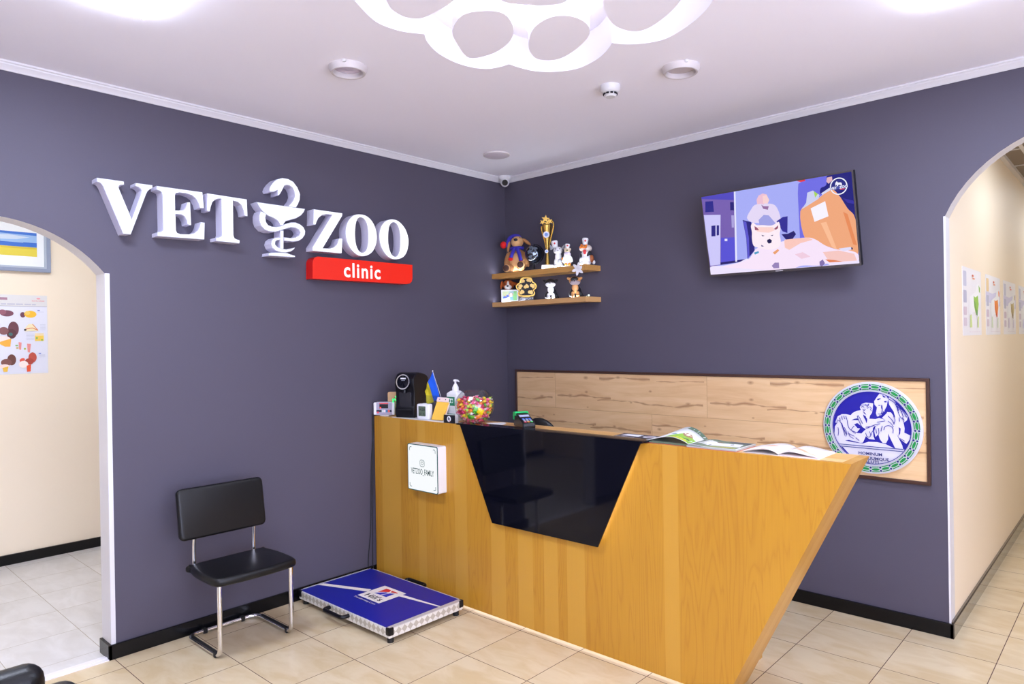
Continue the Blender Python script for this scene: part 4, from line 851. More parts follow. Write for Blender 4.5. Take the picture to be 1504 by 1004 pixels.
a.build('front_print', t)
# wooden board with green beads of light
t = thing('wooden_board', 'small upright wooden board behind the weight display', 'board', (.085, -1.235, CT), R(30))
MB().prism(rrect_pts(-.055, 0, .055, .158, .012), lambda u, v, d: (u, d, v), -.008, .008, wood('board_wood', (214, 170, 110), (182, 132, 74), 'z', 'x', .05, .5)).build('board', None, t)
t = thing('string_light', 'short string of glowing green beads draped beside the coffee machine', 'string light', (.150, -1.295, CT))
M_green = mat('green_bead', (30, 235, 120), .4, emit=1.3)
gl = [(.028, 0, .150), (.020, -.004, .132), (-.010, -.006, .112), (.006, -.004, .113), (-.004, -.008, .098), (.022, -.002, .106), (.028, -.003, .090), (.030, -.004, .066), (.032, -.003, .050)]
MB().tube(crom3(gl + [(.03, .0, .004)]), .0012, mat('green_wire', (30, 90, 60), .5), 6).build('wire', None, t)
for g in gl: MB().ell(g, (.0055, .0055, .0068), M_green, seg=10, rings=8).build('bead', None, t)
# coffee machine
t = thing('coffee_machine', 'black capsule coffee machine with a round silver-ringed front', 'coffee machine', (.312, -1.336, B2), R(22))
prof = [(.004, .0), (-.004, .03), (-.004, .062), (.004, .070), (.006, .170), (-.002, .200), (-.010, .225), (-.004, .258), (.024, .286), (.065, .297), (.15, .284), (.20, .262), (.212, .21), (.21, .0)]
mb = MB(); mb.prism(prof, lambda u, v, d: (d, u, v), -.071, .071, M_plasb)
o = mb.build('body', None, t, smooth=30)
bv = o.modifiers.new('Bevel', 'BEVEL'); bv.width = .012; bv.segments = 3; bv.limit_method = 'ANGLE'; bv.angle_limit = R(40)
fc = Matrix.Translation((0, -.006, .236)) @ Matrix.Rotation(R(90 - 8), 4, 'X')
MB().lathe([(.052, -.02), (.053, .008), (.050, .014)], M_plasb, 48, fc).build('front_drum', None, t)
MB().lathe([(.043, .012), (.050, .014), (.050, .019), (.043, .019)], M_chrome, 48, fc, cap=False).build('ring', None, t)
MB().lathe([(.043, .0145), (.001, .0175)], M_glassb, 40, fc, cap=False).box(-.018, .020, .018, .026, .0155, .0182, mat('grey_mark', (200, 200, 205), .4), M=fc).box(-.012, .014, .008, .012, .016, .0183, mat('dim_mark', (120, 120, 130), .4), M=fc).build('touch_face', None, t)
MB().box(-.044, .044, .0025, .0055, .072, .166, mat('recess_black', (34, 34, 40), .18), .001, 1).build('brew_recess', None, t)
MB().cyl((0, -.004, .165), (0, -.004, .195), .014, M_plasb, 20).build('spout', None, t)
MB().box(-.05, .05, -.012, .02, .050, .056, mat('drip_grille', (50, 50, 54), .3, .6), .002, 1).build('drip_tray', None, t)
# clock with hygrometer screen
t = thing('desk_clock', 'small white square desk clock with a grey-green screen', 'clock', (.495, -1.322, B2), R(10))
MB().box(-.051, .051, -.022, .022, 0, .100, M_white, .010, 3).build('case', None, t)
a = Art(lambda u, v, d: (u, -.0221 - d, v))
a.rrect(-.033, .022, .026, .086, .003, (84, 98, 82))
a.text('14:20', -.030, .058, .021, (44, 52, 46), .0006, width=.050); a.text('23', -.026, .032, .017, (44, 52, 46), .0005); a.text('%', .006, .032, .015, (44, 52, 46), .0004)
a.build('screen', t)
MB().box(-.012, .016, -.008, .008, .099, .104, M_white, .002, 1).build('snooze_button', None, t)
# clear leaflet holder
t = thing('leaflet_holder', 'clear acrylic leaflet holder standing between the clock and the yellow pad', 'leaflet holder', (.478, -1.262, B2))
MB().box(-.075, .075, -.0015, .0015, 0, .148, M_glass).box(-.075, .075, .022, .025, 0, .148, M_glass).box(-.075, .075, .0016, .0218, 0, .003, M_glass).build('holder', None, t, smooth=0)
MB().box(.045, .072, .005, .008, .0032, .050, mat('orange_leaflet', (236, 150, 50), .6)).box(.047, .071, .010, .013, .0032, .040, mat('violet_leaflet', (90, 40, 110), .6)).build('leaflet', None, t, smooth=0)
# flag
t = thing('desk_flag', 'small blue and yellow flag hanging on a thin white stick', 'flag', (.545, -1.205, B2))
P0 = Vector((.466, -1.224, 1.402)); P1 = Vector((.537, -1.224, 1.228)); P3 = Vector((.376, -1.222, 1.272)); P2 = Vector((.418, -1.222, 1.186))
fb = MB(); NU, NV = 14, 14; vs = []
for i in range(NU + 1):
    for j in range(NV + 1):
        u, v = i / NU, j / NV
        p = (P0 * (1 - u) + P1 * u) * (1 - v) + (P3 * (1 - u) + P2 * u) * v
        p.y += .010 * math.sin(v * 9 + u * 2) * v
        p.x += .006 * math.sin(u * 5) * v
        vs.append(p)
Mb_ = mat('flag_blue', (30, 96, 226), .7); My_ = mat('flag_yellow', (226, 206, 44), .7)
for half, mm_ in ((0, Mb_), (1, My_)):
    fb.add(vs, [(i * (NV + 1) + j, (i + 1) * (NV + 1) + j, (i + 1) * (NV + 1) + j + 1, i * (NV + 1) + j + 1) for i in range(NU) for j in range(NV) if (j >= NV // 2) == bool(half)], mm_)
o = W(fb, 'cloth', t, smooth=60, fixn=False)
so = o.modifiers.new('Solid', 'SOLIDIFY'); so.thickness = .0012
W(MB().cyl((.4610, -1.219, 1.406), (.583, -1.205, B2 + .008),   .0013, M_white, 8).ell((.4610, -1.219, 1.408), (.004, .004, .006), M_white), 'stick', t)
W(MB().lathe([(.026, 0), (.026, .004), (.012, .010)], M_white, 28, Matrix.Translation((.583, -1.205, B2))), 'base', t)
# yellow tear-off pad on a leaning stand
t = thing('brochure_pad', 'yellow paper pad leaning on a stand with a pale clip at its top', 'notepad', (.618, -1.318, B2), R(3))
ln = Matrix.Rotation(R(-26), 4, 'X')
MB().box(-.056, .056, .0, .004, .002, .148, mat('pad_stand', (226, 206, 196), .5), M=ln).build('stand', None, t, smooth=0)
MB().box(-.054, .048, -.008, 0, .002, .128, mat('yellow_paper', (240, 190, 74), .7), M=ln).build('pad', None, t, smooth=0)
MB().box(-.056, .050, -.014, .006, .122, .152, mat('pale_clip', (236, 212, 208), .4), .003, 2, M=ln).cyl(ln @ Vector((-.028, -.0145, .137)), ln @ Vector((-.028, -.016, .137)), .0035, M_plasb, 12).cyl(ln @ Vector((.024, -.0145, .137)), ln @ Vector((.024, -.016, .137)), .0035, M_plasb, 12).build('clip', None, t)
for x_ in (-.05, .045): MB().box(x_, x_ + .005, .0, .066, .0, .004, M_paper).build('support', None, t, smooth=0)
# hand sanitiser
t = thing('sanitizer_bottle', 'white hand sanitizer bottle with a pump and green label', 'bottle', (.686, -1.226, CT))
ow = rrect_pts(-.053, -.036, .053, .036, .014, 4)
mb = MB(); vs = []; rings = [(0, .98), (.005, 1.0), (.166, 1.0), (.172, .95), (.187, .50), (.188, .36)]
k = len(ow)
for z, s_ in rings:
    vs += [(x * s_, y * (s_ if s_ > .6 else min(1, s_ * 1.25)), z) for x, y in ow]
mb.add(vs, [(r_ * k + i, r_ * k + (i + 1) % k, (r_ + 1) * k + (i + 1) % k, (r_ + 1) * k + i) for r_ in range(len(rings) - 1) for i in range(k)] + [tuple(range(k - 1, -1, -1)), tuple((len(rings) - 1) * k + i for i in range(k))], M_white)
mb.build('body', None, t, smooth=50)
MB().lathe([(.021, .186), (.021, .208), (.019, .212), (.012, .226), (.007, .230), (.006, .250)], M_white, 24).build('cap', None, t)
MB().lathe([(.012, .246), (.014, .250), (.013, .258), (.004, .260)], M_white, 20).tube([(0, 0, .253), (.028, -.006, .253), (.046, -.010, .246)], [.006, .0055, .004], M_white, 10).build('pump', None, t)
a = Art(lambda u, v, d: (u, -.0362 - d, v))
GL = (22, 120, 84)
a.rect(-.044, .094, .030, .150, GL); a.rect(-.044, .020, .030, .044, GL); a.rect(-.030, .112, .014, .140, (214, 232, 226)); a.ell(-.018, .126, .008, .010, GL); a.ell(.004, .124, .008, .010, GL)
for z in (.086, .078, .070, .062, .054): a.rect(-.042, z, .026, z + .002, (190, 200, 200))
a.build('label', t)
# business card box
t = thing('card_holder', 'small clear box of business cards with a black front card and white emblem', 'card holder', (.772, -1.346, CT), R(8))
MB().box(-.046, .046, -.020, -.018, 0, .046, M_glass).box(-.046, .046, .018, .020, 0, .046, M_glass).box(-.046, -.0445, -.018, .018, 0, .046, M_glass).box(.0445, .046, -.018, .018, 0, .046, M_glass).build('box', None, t, smooth=0)
MB().box(-.044, .044, -.0135, .0165, .001, .050, M_paper).build('card_stack', None, t, smooth=0)
MB().box(-.0435, .0435, -.0175, -.0140, .001, .051, mat('black_card', (26, 26, 32), .4)).build('front_card', None, t, smooth=0)
a = Art(lambda u, v, d: (u, -.0206 - d, v)); a.ell(.0, .026, .0155, .0175, (214, 216, 222)); a.poly([(-.009, .028), (-.002, .036), (.008, .030), (.006, .020), (-.004, .018)], (70, 76, 92)); a.ell(-.003, .036, .003, .003, (40, 44, 56)); a.ell(.006, .014, .005, .003, (196, 110, 110))
a.build('card_print', t)
# sweets in a glass bowl
BX, BY, BR = .868, -1.237, .122
t = thing('glass_bowl', 'round clear glass bowl filled with colourful wrapped sweets', 'bowl', (BX, BY, CT))
zc_ = .104; pr_ = []
for k in range(19):
    an = R(-66 + k * (66 + 52) / 18); pr_.append((BR * math.cos(an), zc_ + BR * .93 * math.sin(an)))
pr_ = [(.004, .0045), (.040, .0005)] + [(max(r_, .048), max(z, .0005)) for r_, z in pr_] + [(.078, .196)]
inn = [(max(r_ - .0035, .001), z + (.0035 if i < 3 else 0)) for i, (r_, z) in enumerate(pr_)]
loop = pr_ + inn[::-1]
mb = MB(); mb.lathe(loop + [loop[0]], M_glass, 56, cap=False); mb.build('bowl', None, t, smooth=60)
CC = [('pink', (232, 84, 132)), ('deep pink', (206, 44, 96)), ('yellow', (240, 206, 50)), ('green', (96, 186, 60)), ('orange', (240, 128, 42)), ('white', (236, 232, 228)), ('pale pink', (242, 158, 172)), ('lime', (178, 214, 80))]
def candy_mesh(nm, c):
    m = mat('wrapper_' + nm.replace(' ', '_'), c, .3, coat=.4)
    mw = mat('wrapper_white_end', (240, 236, 234), .35)
    mb = MB(); mb.ell((0, 0, 0), (.0135, .0094, .0094), m, seg=10, rings=7)
    for s_ in (-1, 1):
        mb.add([(s_ * .011, 0, 0), (s_ * .021, .008, .002), (s_ * .0225, .0, -.002), (s_ * .021, -.008, .002), (s_ * .015, 0, .003)], [(0, 1, 4), (4, 1, 2), (4, 2, 3), (0, 4, 3), (0, 2, 1), (0, 3, 2)], m if c[2] < 120 else mw)
    return mb
rng = random.Random(11)
pts = []
tries = 0
while len(pts) < 225 and tries < 60000:
    tries += 1
    z = rng.uniform(.012, .158); rmax = math.sqrt(max(0, 1 - ((z - zc_) / (BR * .93)) ** 2)) * BR - .0175
    rr = rmax * math.sqrt(rng.uniform(.45 if z < .13 else 0, 1)); an = rng.uniform(0, 2 * PI)
    top = .148 + .010 * math.cos(an * 2)
    if z > top or rmax < .01: continue
    q = Vector((rr * math.cos(an), rr * math.sin(an), z))
    if all((q - w).length > .0172 for w in pts): pts.append(q)
protos = {}
for i, q in enumerate(pts):
    nm, c = CC[rng.choice([0, 0, 0, 0, 1, 1, 2, 2, 2, 3, 4, 4, 4, 5, 6, 6, 7])]
    if nm not in protos:
        o = candy_mesh(nm, c).build('wrapped_candy', smooth=50, fixn=False); protos[nm] = o
    else:
        o = protos[nm].copy(); COL.objects.link(o)
    o.location = (BX + q.x, BY + q.y, CT + q.z); o.rotation_euler = (rng.uniform(-.6, .6), rng.uniform(-.7, .7), rng.uniform(0, 2 * PI))
    tag(o, 'small %s wrapped sweet among the others in the round glass bowl' % nm, 'sweet', 'wrapped sweets in the glass bowl')
# bigger packets at the front of the bowl
def packet(nm, lab, x, y, z, w, h, c1, c2, rx, ry, rz):
    mb = MB(); N = 8; vs = []
    for s_ in (1, -1):
        for i in range(N + 1):
            for j in range(N + 1):
                u, v = i / N - .5, j / N - .5
                b_ = (1 - (2 * u) ** 4) * (1 - (2 * v) ** 4)
                vs.append((u * w, s_ * .0045 * b_, v * h))
    n1 = (N + 1) ** 2
    m1 = mat('packet_' + nm + '_a', c1, .25, coat=.5); m2 = mat('packet_' + nm + '_b', c2, .25, coat=.5)
    for part, m_ in ((0, m1), (1, m2)):
        mb.add(vs, [tuple(o_ + q for q in (i * (N + 1) + j, (i + 1) * (N + 1) + j, (i + 1) * (N + 1) + j + 1, i * (N + 1) + j + 1)) for o_ in (0, n1) for i in range(N) for j in range(N) if (i < 3) == (part == 0)], m_)
    o = mb.build('candy_packet', smooth=60); o.location = (x, y, z); o.rotation_euler = (rx, ry, rz)
    tag(o, lab, 'sweet packet', None)
packet('yg', 'larger green and yellow sweet packet pressed against the front of the bowl', BX + .090, BY - .054, CT + .082, .064, .036, (84, 176, 50), (246, 216, 20), R(8), R(24), R(59))
packet('or', 'orange sweet packet low at the front of the glass bowl', BX + .077, BY - .041, CT + .042, .044, .028, (238, 110, 30), (246, 140, 40), R(28), R(-20), R(62))
packet('gr', 'green sweet packet at the bottom of the glass bowl', BX + .049, BY - .070, CT + .040, .050, .026, (70, 160, 44), (120, 190, 60), R(28), R(5), R(36))
packet('wr', 'white sweet packet with a red mark on top of the sweets', BX + .012, BY - .050, CT + .152, .040, .024, (236, 60, 90), (240, 238, 236), R(-40), R(6), R(20))
# payment terminal
t = thing('payment_terminal', 'black card payment terminal with coloured keys and a green paper cover', 'payment terminal', (1.283, -1.243, CT), R(60))
side = [(-.085, .0), (-.090, .012), (-.086, .034), (-.02, .058), (.055, .082), (.085, .080), (.090, .06), (.085, .0)]
o = MB().prism(side, lambda u, v, d: (d, u, v), -.038, .038, M_plasb).build('body', None, t, smooth=30)
bv = o.modifiers.new('Bevel', 'BEVEL'); bv.width = .006; bv.segments = 3; bv.limit_method = 'ANGLE'; bv.angle_limit = R(30)
MB().prism([(.030, .066), (.054, .086), (.087, .084), (.093, .064), (.090, .042), (.070, .038), (.066, .062)], lambda u, v, d: (d, u, v), -.040, .040, mat('green_cover', (30, 176, 96), .4)).build('paper_cover', None, t, smooth=30)
tz = Matrix.Translation((0, -.086, .0345)) @ Matrix.Rotation(math.atan2(.048, .141), 4, 'X')
a = Art(lambda u, v, d: tuple(tz @ Vector((u, v, .0006 + d))))
a.rrect(-.030, .062, .030, .108, .002, (150, 156, 190)); a.rect(-.028, .090, .028, .106, (176, 180, 206))
a.build('screen', t)
for r_ in range(4):
    for c_ in range(3):
        m_ = mat('key_grey', (140, 144, 158), .4) if r_ else (mat('key_red', (226, 60, 84), .4), mat('key_orange', (240, 150, 40), .4), mat('key_green', (70, 190, 84), .4))[c_]
        if r_ == 3: m_ = mat('key_blue', (84, 120, 216), .4)
        MB().box(-.026 + c_ * .019, -.026 + c_ * .019 + .014, .006 + r_ * .0135, .006 + r_ * .0135 + .0095, 0, .0025, m_, .001, 1, M=tz).build('key', None, t)
# papers and flyer
o = MB().prism([(.957, -1.228), (1.03, -1.137), (1.085, -1.183), (1.116, -1.275)], lambda u, v, d: (u, v, d), CT, CT + .0008, M_paper).build('paper_sheet', smooth=0)
tag(o, 'loose white paper lying on the counter between the bowl and the terminal', 'paper')
t = thing('flyer', 'dark flyer with a white box lying on the counter beside the open magazine', 'flyer', (2.02, -1.18, CT))
W(MB().prism([(1.90, -1.256), (1.888, -1.130), (2.130, -1.130), (2.128, -1.256)], lambda u, v, d: (u, v, d), CT, CT + .0012, mat('dark_flyer', (58, 50, 58), .5)), 'sheet', t, smooth=0)
a = Art(lambda u, v, d: (u, v, CT + .0013 + d), step=.0001)
a.poly([(1.915, -1.205), (1.922, -1.148), (2.02, -1.148), (2.02, -1.205)], (226, 226, 236)); a.ell(2.075, -1.185, .034, .034, (206, 206, 214)); a.ell(2.075, -1.185, .022, .018, (120, 90, 100)); a.rect(1.905, -1.245, 2.02, -1.236, (170, 168, 176))
W(a.mb, 'flyer_print', t, smooth=0, fixn=False, weld=False)

# open magazines
def page_sheet(x0, x1, y0, y1, zf, m, n=16, th=.0012):
    mb = MB(); vs = []
    for i in range(n + 1):
        u = i / n; x = x0 + (x1 - x0) * u
        for y, w in ((y0, 0.0), ((y0 + y1) / 2, .5), (y1, 1.0)):
            vs.append((x, y, zf(u, w)))
    mb.add(vs, [(i * 3 + j, (i + 1) * 3 + j, (i + 1) * 3 + j + 1, i * 3 + j + 1) for i in range(n) for j in range(2)], m)
    return mb
def sheet_obj(mb, nm, parent, th=.0012):
    o = W(mb, nm, parent, smooth=60, fixn=False); s_ = o.modifiers.new('Solid', 'SOLIDIFY'); s_.thickness = th; s_.offset = 0; return o
def curved_art(x0, x1, y0, y1, zf, shapes, nm, parent):
    """printed shapes (u, v in 0..1) draped on a curved page"""
    mb = MB(); d = .0010
    for c, pts in shapes:
        d += .00015
        # cut each shape into vertical bands so that it follows the curve
        us = [p[0] for p in pts]; u0, u1 = min(us), max(us)
        nb = max(2, int((u1 - u0) * 14)); vs = []; fs = []
        k = len(pts)
        def span(u):
            hits = []
            for i in range(k):
                (a0, b0), (a1, b1) = pts[i], pts[(i + 1) % k]
                if (a0 <= u <= a1 or a1 <= u <= a0) and abs(a1 - a0) > 1e-9: hits.append(b0 + (b1 - b0) * (u - a0) / (a1 - a0))
            return (min(hits), max(hits)) if hits else (.5, .5)
        for i in range(nb + 1):
            u = u0 + (u1 - u0) * min(max(i / nb, .001), .999); lo, hi = span(u)
            for w in (lo, hi): vs.append((x0 + (x1 - x0) * u, y0 + (y1 - y0) * w, zf(u, w) + d))
        fs = [(2 * i, 2 * i + 2, 2 * i + 3, 2 * i + 1) for i in range(nb)]
        nmm = 'print_%d_%d_%d' % c
        mb.add(vs, fs, MATS.get(nmm) or mat(nmm, c, .5))
    W(mb, nm, parent, smooth=0, fixn=False, weld=False)
def ellp(cx, cy, rx, ry, n=14): return [(cx + rx * math.cos(2 * PI * i / n), cy + ry * math.sin(2 * PI * i / n)) for i in range(n)]
M_magp = mat('magazine_paper', (214, 215, 214), .35)
M_gedge = mat('green_page', (96, 112, 96), .4)
t = thing('open_magazine', 'open magazine with green nature pages and one page curling up', 'magazine', (2.38, -1.235, CT))
# bottom cover and page blocks
W(MB().box(2.138, 2.372, -1.345, -1.150, CT, CT + .0015, mat('red_cover', (188, 40, 56), .4)).box(2.374, 2.612, -1.362, -1.150, CT, CT + .0015, MATS['red_cover']), 'cover', t, smooth=0)
W(MB().box(2.139, 2.372, -1.344, -1.151, CT + .0016, CT + .010, M_gedge), 'page_block', t, smooth=0)
zr = lambda u, w: CT + .010 + .004 * math.sin(min(u * 3, 1) * PI)
W(MB().box(2.376, 2.611, -1.361, -1.151, CT + .0016, CT + .0085, mat('page_edges', (168, 172, 168), .6)), 'page_block', t, smooth=0)
sheet_obj(page_sheet(2.376, 2.611, -1.361, -1.151, zr, M_magp), 'page', t)
curved_art(2.376, 2.611, -1.361, -1.151, zr, [((112, 124, 104), [(.02, .02), (.98, .02), (.98, .98), (.02, .98)]), ((206, 206, 204), [(.05, .35), (.4, .2), (.95, .3), (.9, .7), (.5, .62), (.1, .85)]), ((150, 156, 96), [(.25, .04), (.95, .04), (.95, .24), (.5, .2)]), ((198, 176, 70), [(.6, .10), (.9, .16), (.8, .22)]), ((232, 232, 236), ellp(.35, .5, .16, .16)), ((238, 238, 240), ellp(.66, .46, .18, .15)), ((70, 66, 66), ellp(.72, .52, .05, .07)), ((130, 100, 70), ellp(.42, .66, .07, .07)), ((90, 92, 96), [(.55, .78), (.95, .72), (.95, .92), (.5, .95)])], 'page_print', t)
def zl(u, w):   # u from the spine leftwards: a page lifted into a curl, higher towards the back
    s_ = 1 - u
    return CT + .012 + (.030 + .030 * w) * math.sin(min(s_ * 1.02, 1) * PI) ** 1.0 * (.45 + .75 * (1 - s_)) 
sheet_obj(page_sheet(2.150, 2.376, -1.344, -1.151, lambda u, w: zl(u, w), M_magp, 22), 'page', t)
curved_art(2.150, 2.376, -1.344, -1.151, zl, [((84, 104, 84), [(.62, .80), (.999, .80), (.999, .995), (.62, .995)]), ((130, 170, 62), [(.45, .01), (.995, .01), (.995, .40), (.70, .42)]), ((196, 188, 60), [(.55, .02), (.95, .03), (.92, .12), (.7, .12)]), ((146, 110, 84), ellp(.80, .42, .12, .13)), ((224, 206, 186), ellp(.79, .45, .08, .09)), ((96, 130, 150), ellp(.55, .28, .08, .06)), ((60, 88, 50), [(.80, .14), (.98, .16), (.97, .22), (.82, .24)])], 'page_print', t)
t = thing('open_magazine', 'open magazine with pale pages and orange pictures nearest the counter end', 'magazine', (2.79, -1.235, CT))
W(MB().box(2.632, 2.790, -1.345, -1.135, CT, CT + .0012, M_paper).box(2.792, 2.952, -1.338, -1.135, CT, CT + .0012, M_paper), 'cover', t, smooth=0)
zl2 = lambda u, w: CT + .006 + .016 * math.sin(u ** 1.6 * PI) ** .8 if 0 < u < 1 else CT + .006
zr2 = lambda u, w: CT + .0055 + .014 * math.sin((1 - u) ** 1.8 * PI) ** .8 if 0 < u < 1 else CT + .0055
M_cream = mat('cream_page', (222, 216, 211), .5)
W(MB().box(2.793, 2.950, -1.337, -1.136, CT + .0013, CT + .0050, mat('lilac_edges', (206, 196, 206), .6)), 'page_block', t, smooth=0)
sheet_obj(page_sheet(2.633, 2.790, -1.344, -1.136, zl2, M_cream), 'page', t)
sheet_obj(page_sheet(2.792, 2.951, -1.337, -1.136, zr2, M_cream), 'page', t)
ORG = (222, 160, 130); PK = (238, 206, 190)
curved_art(2.633, 2.790, -1.344, -1.136, zl2, [(PK, [(.80, .02), (.96, .05), (.96, .95), (.80, .9)]), (ORG, [(.3, .5), (.6, .42), (.75, .55), (.5, .62)]), ((206, 150, 120), [(.05, .01), (.75, .01), (.7, .06), (.1, .08)])], 'page_print', t)
curved_art(2.792, 2.951, -1.337, -1.136, zr2, [(PK, [(.01, .05), (.10, .05), (.10, .95), (.01, .95)]), (ORG, [(.18, .62), (.5, .40), (.72, .22), (.66, .18), (.4, .30), (.15, .5)]), ((228, 180, 150), [(.5, .2), (.85, .12), (.9, .2), (.6, .3)]), ((214, 196, 206), [(.02, .01), (.98, .01), (.95, .05), (.05, .06)]), (PK, [(.85, .6), (.97, .55), (.97, .9), (.88, .95)])], 'page_print', t)

# office chair behind the counter: only the top of its back shows
t = thing('office_chair', 'black office chair behind the counter, only the top of its back showing', 'chair', (.935, -.62, 0), R(8))
MB().ell((0, -.10, .80), (.20, .035, .285), M_leather, seg=32, rings=20).build('backrest', None, t)
MB().box(-.24, .24, -.08, .40, .44, .52, M_leather, .035, 4).build('seat', None, t)
MB().box(-.03, .03, -.11, -.06, .44, .60, M_plasb, .008, 2).cyl((0, .16, .06), (0, .16, .445), .025, M_chrome).build('column', None, t)
for k in range(5):
    an = 2 * PI * k / 5 + .3
    e = (.27 * math.cos(an), .16 + .27 * math.sin(an))
    MB().tube([(0, .16, .10), (e[0], e[1], .07)], [.022, .014], M_plasb, 12).build('base_arm', None, t)
    MB().cyl((e[0] - .012, e[1], .028), (e[0] + .012, e[1], .028), .028, M_rubber).cyl((e[0], e[1], .03), (e[0], e[1], .075), .006, M_chrome).build('caster', None, t)
# ------------------------------------------------------------------ corner shelves and what stands on them
def shelf(z0, z1, label):
    t = thing('wall_shelf', label, 'shelf', (.47, 0, z0))
    W(MB().prism([(.001, 0), (.001, -.169), (.940, -.169), (.957, 0)], lambda u, v, d: (u, v, d), z0, z1, M_shelf), 'board', t, smooth=0)
    W(MB().box(.012, .935, -.146, -.138, z1, z1 + .0007, M_led), 'led_strip', t, smooth=0)
    return t
shelf(2.103, 2.143, 'upper light wood shelf in the corner, holding the trophy and hatted figures')
shelf(1.874, 1.911, 'lower light wood shelf in the corner, holding two seated toy dogs and a paw plaque')
S1, S2 = 2.1445, 1.9125
RZ = R(38)
def part(nm, parent, m, ells, voxel=0.0, smooth=60):
    mb = MB()
    for e in ells:
        c, r_ = e[0], e[1]
        rt = Matrix.Rotation(R(e[2][1]), 3, e[2][0]) if len(e) > 2 else None
        mb.ell(c, r_, m, seg=18, rings=12, rot=rt)
    o = mb.build(nm, None, parent, smooth=smooth)
    if voxel: smooth_blob(o, voxel)
    return o
tan = mat('tan_plush', (176, 124, 76), .9, bump=(300, .5)); lt = mat('light_tan_plush', (206, 160, 108), .9, bump=(300, .5)); dk = mat('dark_brown_plush', (70, 44, 36), .9)
bl = mat('blue_knit', (54, 46, 156), .9, bump=(400, .6)); rd = mat('red_wool', (206, 26, 28), .9, bump=(400, .6)); nosem = mat('black_nose', (20, 16, 18), .3)
wh = mat('white_ceramic', (232, 232, 232), .25, coat=.4); gy = mat('grey_ceramic', (168, 172, 178), .3); og = mat('orange_ceramic', (236, 130, 44), .3); bkc = mat('black_ceramic', (26, 28, 34), .3); brn = mat('brown_ceramic', (150, 84, 46), .3); rdc = mat('red_ceramic', (206, 40, 48), .3)

t = thing('plush_dog', 'large brown plush dog in a blue hat and scarf', 'soft toy', (.215, -.098, S1), RZ)
part('body', t, tan, [((0, .005, .095), (.090, .058, .095)), ((-.078, -.005, .105), (.022, .026, .062), ('Y', 14)), ((.078, -.005, .100), (.022, .026, .062), ('Y', -14)), ((-.05, -.05, .030), (.032, .036, .028)), ((.035, -.05, .034), (.032, .036, .030)), ((0, .0, .19), (.034, .030, .03))], .006)
part('belly', t, lt, [((0, -.022, .088), (.060, .042, .070))])
part('head', t, lt, [((.005, -.012, .244), (.050, .048, .047)), ((.0, -.034, .232), (.042, .036, .034)), ((.002, .0, .268), (.036, .036, .026))], .005)
part('ear', t, tan, [((-.064, -.004, .212), (.012, .020, .048), ('Y', 8))]); part('ear', t, tan, [((.078, -.0, .244), (.014, .020, .044), ('Y', -52))])
part('nose', t, nosem, [((-.003, -.066, .253), (.016, .010, .012))])
for x in (-.024, .030): part('eye', t, nosem, [((x, -.048, .272), (.004, .004, .004))])
MB().tube(crom3([(.02, -.012, .288), (-.02, -.016, .290), (-.056, -.010, .272), (-.074, -.004, .235), (-.080, -.002, .205)]), .016, bl, 12).ell((-.002, -.004, .283), (.040, .034, .020), bl).build('hat', None, t)
part('pompom', t, rd, [((-.106, -.008, .222), (.026, .026, .029))])
MB().tube([(.047 * math.cos(a_ * PI / 8), -.005 + .040 * math.sin(a_ * PI / 8), .192 + .004 * math.cos(a_)) for a_ in range(16)], .0125, bl, 10, closed=True).tube(crom3([(-.015, -.046, .188), (-.030, -.062, .150), (-.044, -.066, .112)]), [.014] * 13, bl, 8).tube(crom3([(.006, -.046, .188), (.024, -.064, .140), (.036, -.068, .085)]), [.015] * 13, bl, 8).build('scarf', None, t)
part('tassel', t, rd, [((-.046, -.068, .100), (.020, .012, .013))]); part('tassel', t, rd, [((.036, -.070, .078), (.012, .010, .010))])
for x, z in ((-.078, .022), (.036, .046)):
    part('foot', t, lt, [((x, -.076, z + .006), (.031, .022, .030))]); part('sole', t, dk, [((x - .004, -.092, z + .006), (.025, .010, .025))])

t = thing('desk_globe', 'glossy black globe on a small stand beside the plush dog', 'globe', (.382, -.086, S1))
MB().ell((0, 0, .132), (.070, .070, .070), mat('globe_black', (20, 24, 34), .12, coat=.6), seg=40, rings=28).build('ball', None, t)
gm = mat('globe_silver', (120, 132, 146), .2, .5)
gb = MB()
for (la, lo, ra, rb) in ((20, -60, .5, .3), (35, -35, .4, .25), (-5, -40, .35, .5), (10, -80, .3, .25), (-25, -70, .45, .2), (45, -75, .3, .2)):
    cx_ = Vector((math.cos(R(la)) * math.cos(R(lo)), math.cos(R(la)) * math.sin(R(lo)), math.sin(R(la))))
    e1 = cx_.cross(Vector((0, 0, 1))).normalized(); e2 = e1.cross(cx_)
    rs = random.Random(int(la * 7 + lo)); vs = [cx_]
    for k in range(14):
        an = 2 * PI * k / 14; q = cx_ + (e1 * math.cos(an) * ra + e2 * math.sin(an) * rb) * rs.uniform(.55, 1.1); vs.append(q.normalized())
    gb.add([tuple(v.normalized() * .0706 + Vector((0, 0, .132))) for v in vs], [(0, k + 1, (k + 1) % 14 + 1) for k in range(14)], gm)
gb.build('land_print', None, t, smooth=60)
MB().tube([(.078 * math.sin(R(a_)) * .8, -.0 + .078 * math.sin(R(a_)) * .6, .132 - .078 * math.cos(R(a_))) for a_ in range(-20, 181, 20)], .004, M_plasb, 8).build('meridian', None, t)
MB().lathe([(.040, 0), (.040, .006), (.012, .014), (.008, .040), (.007, .056)], M_plasb, 28).build('stand', None, t)

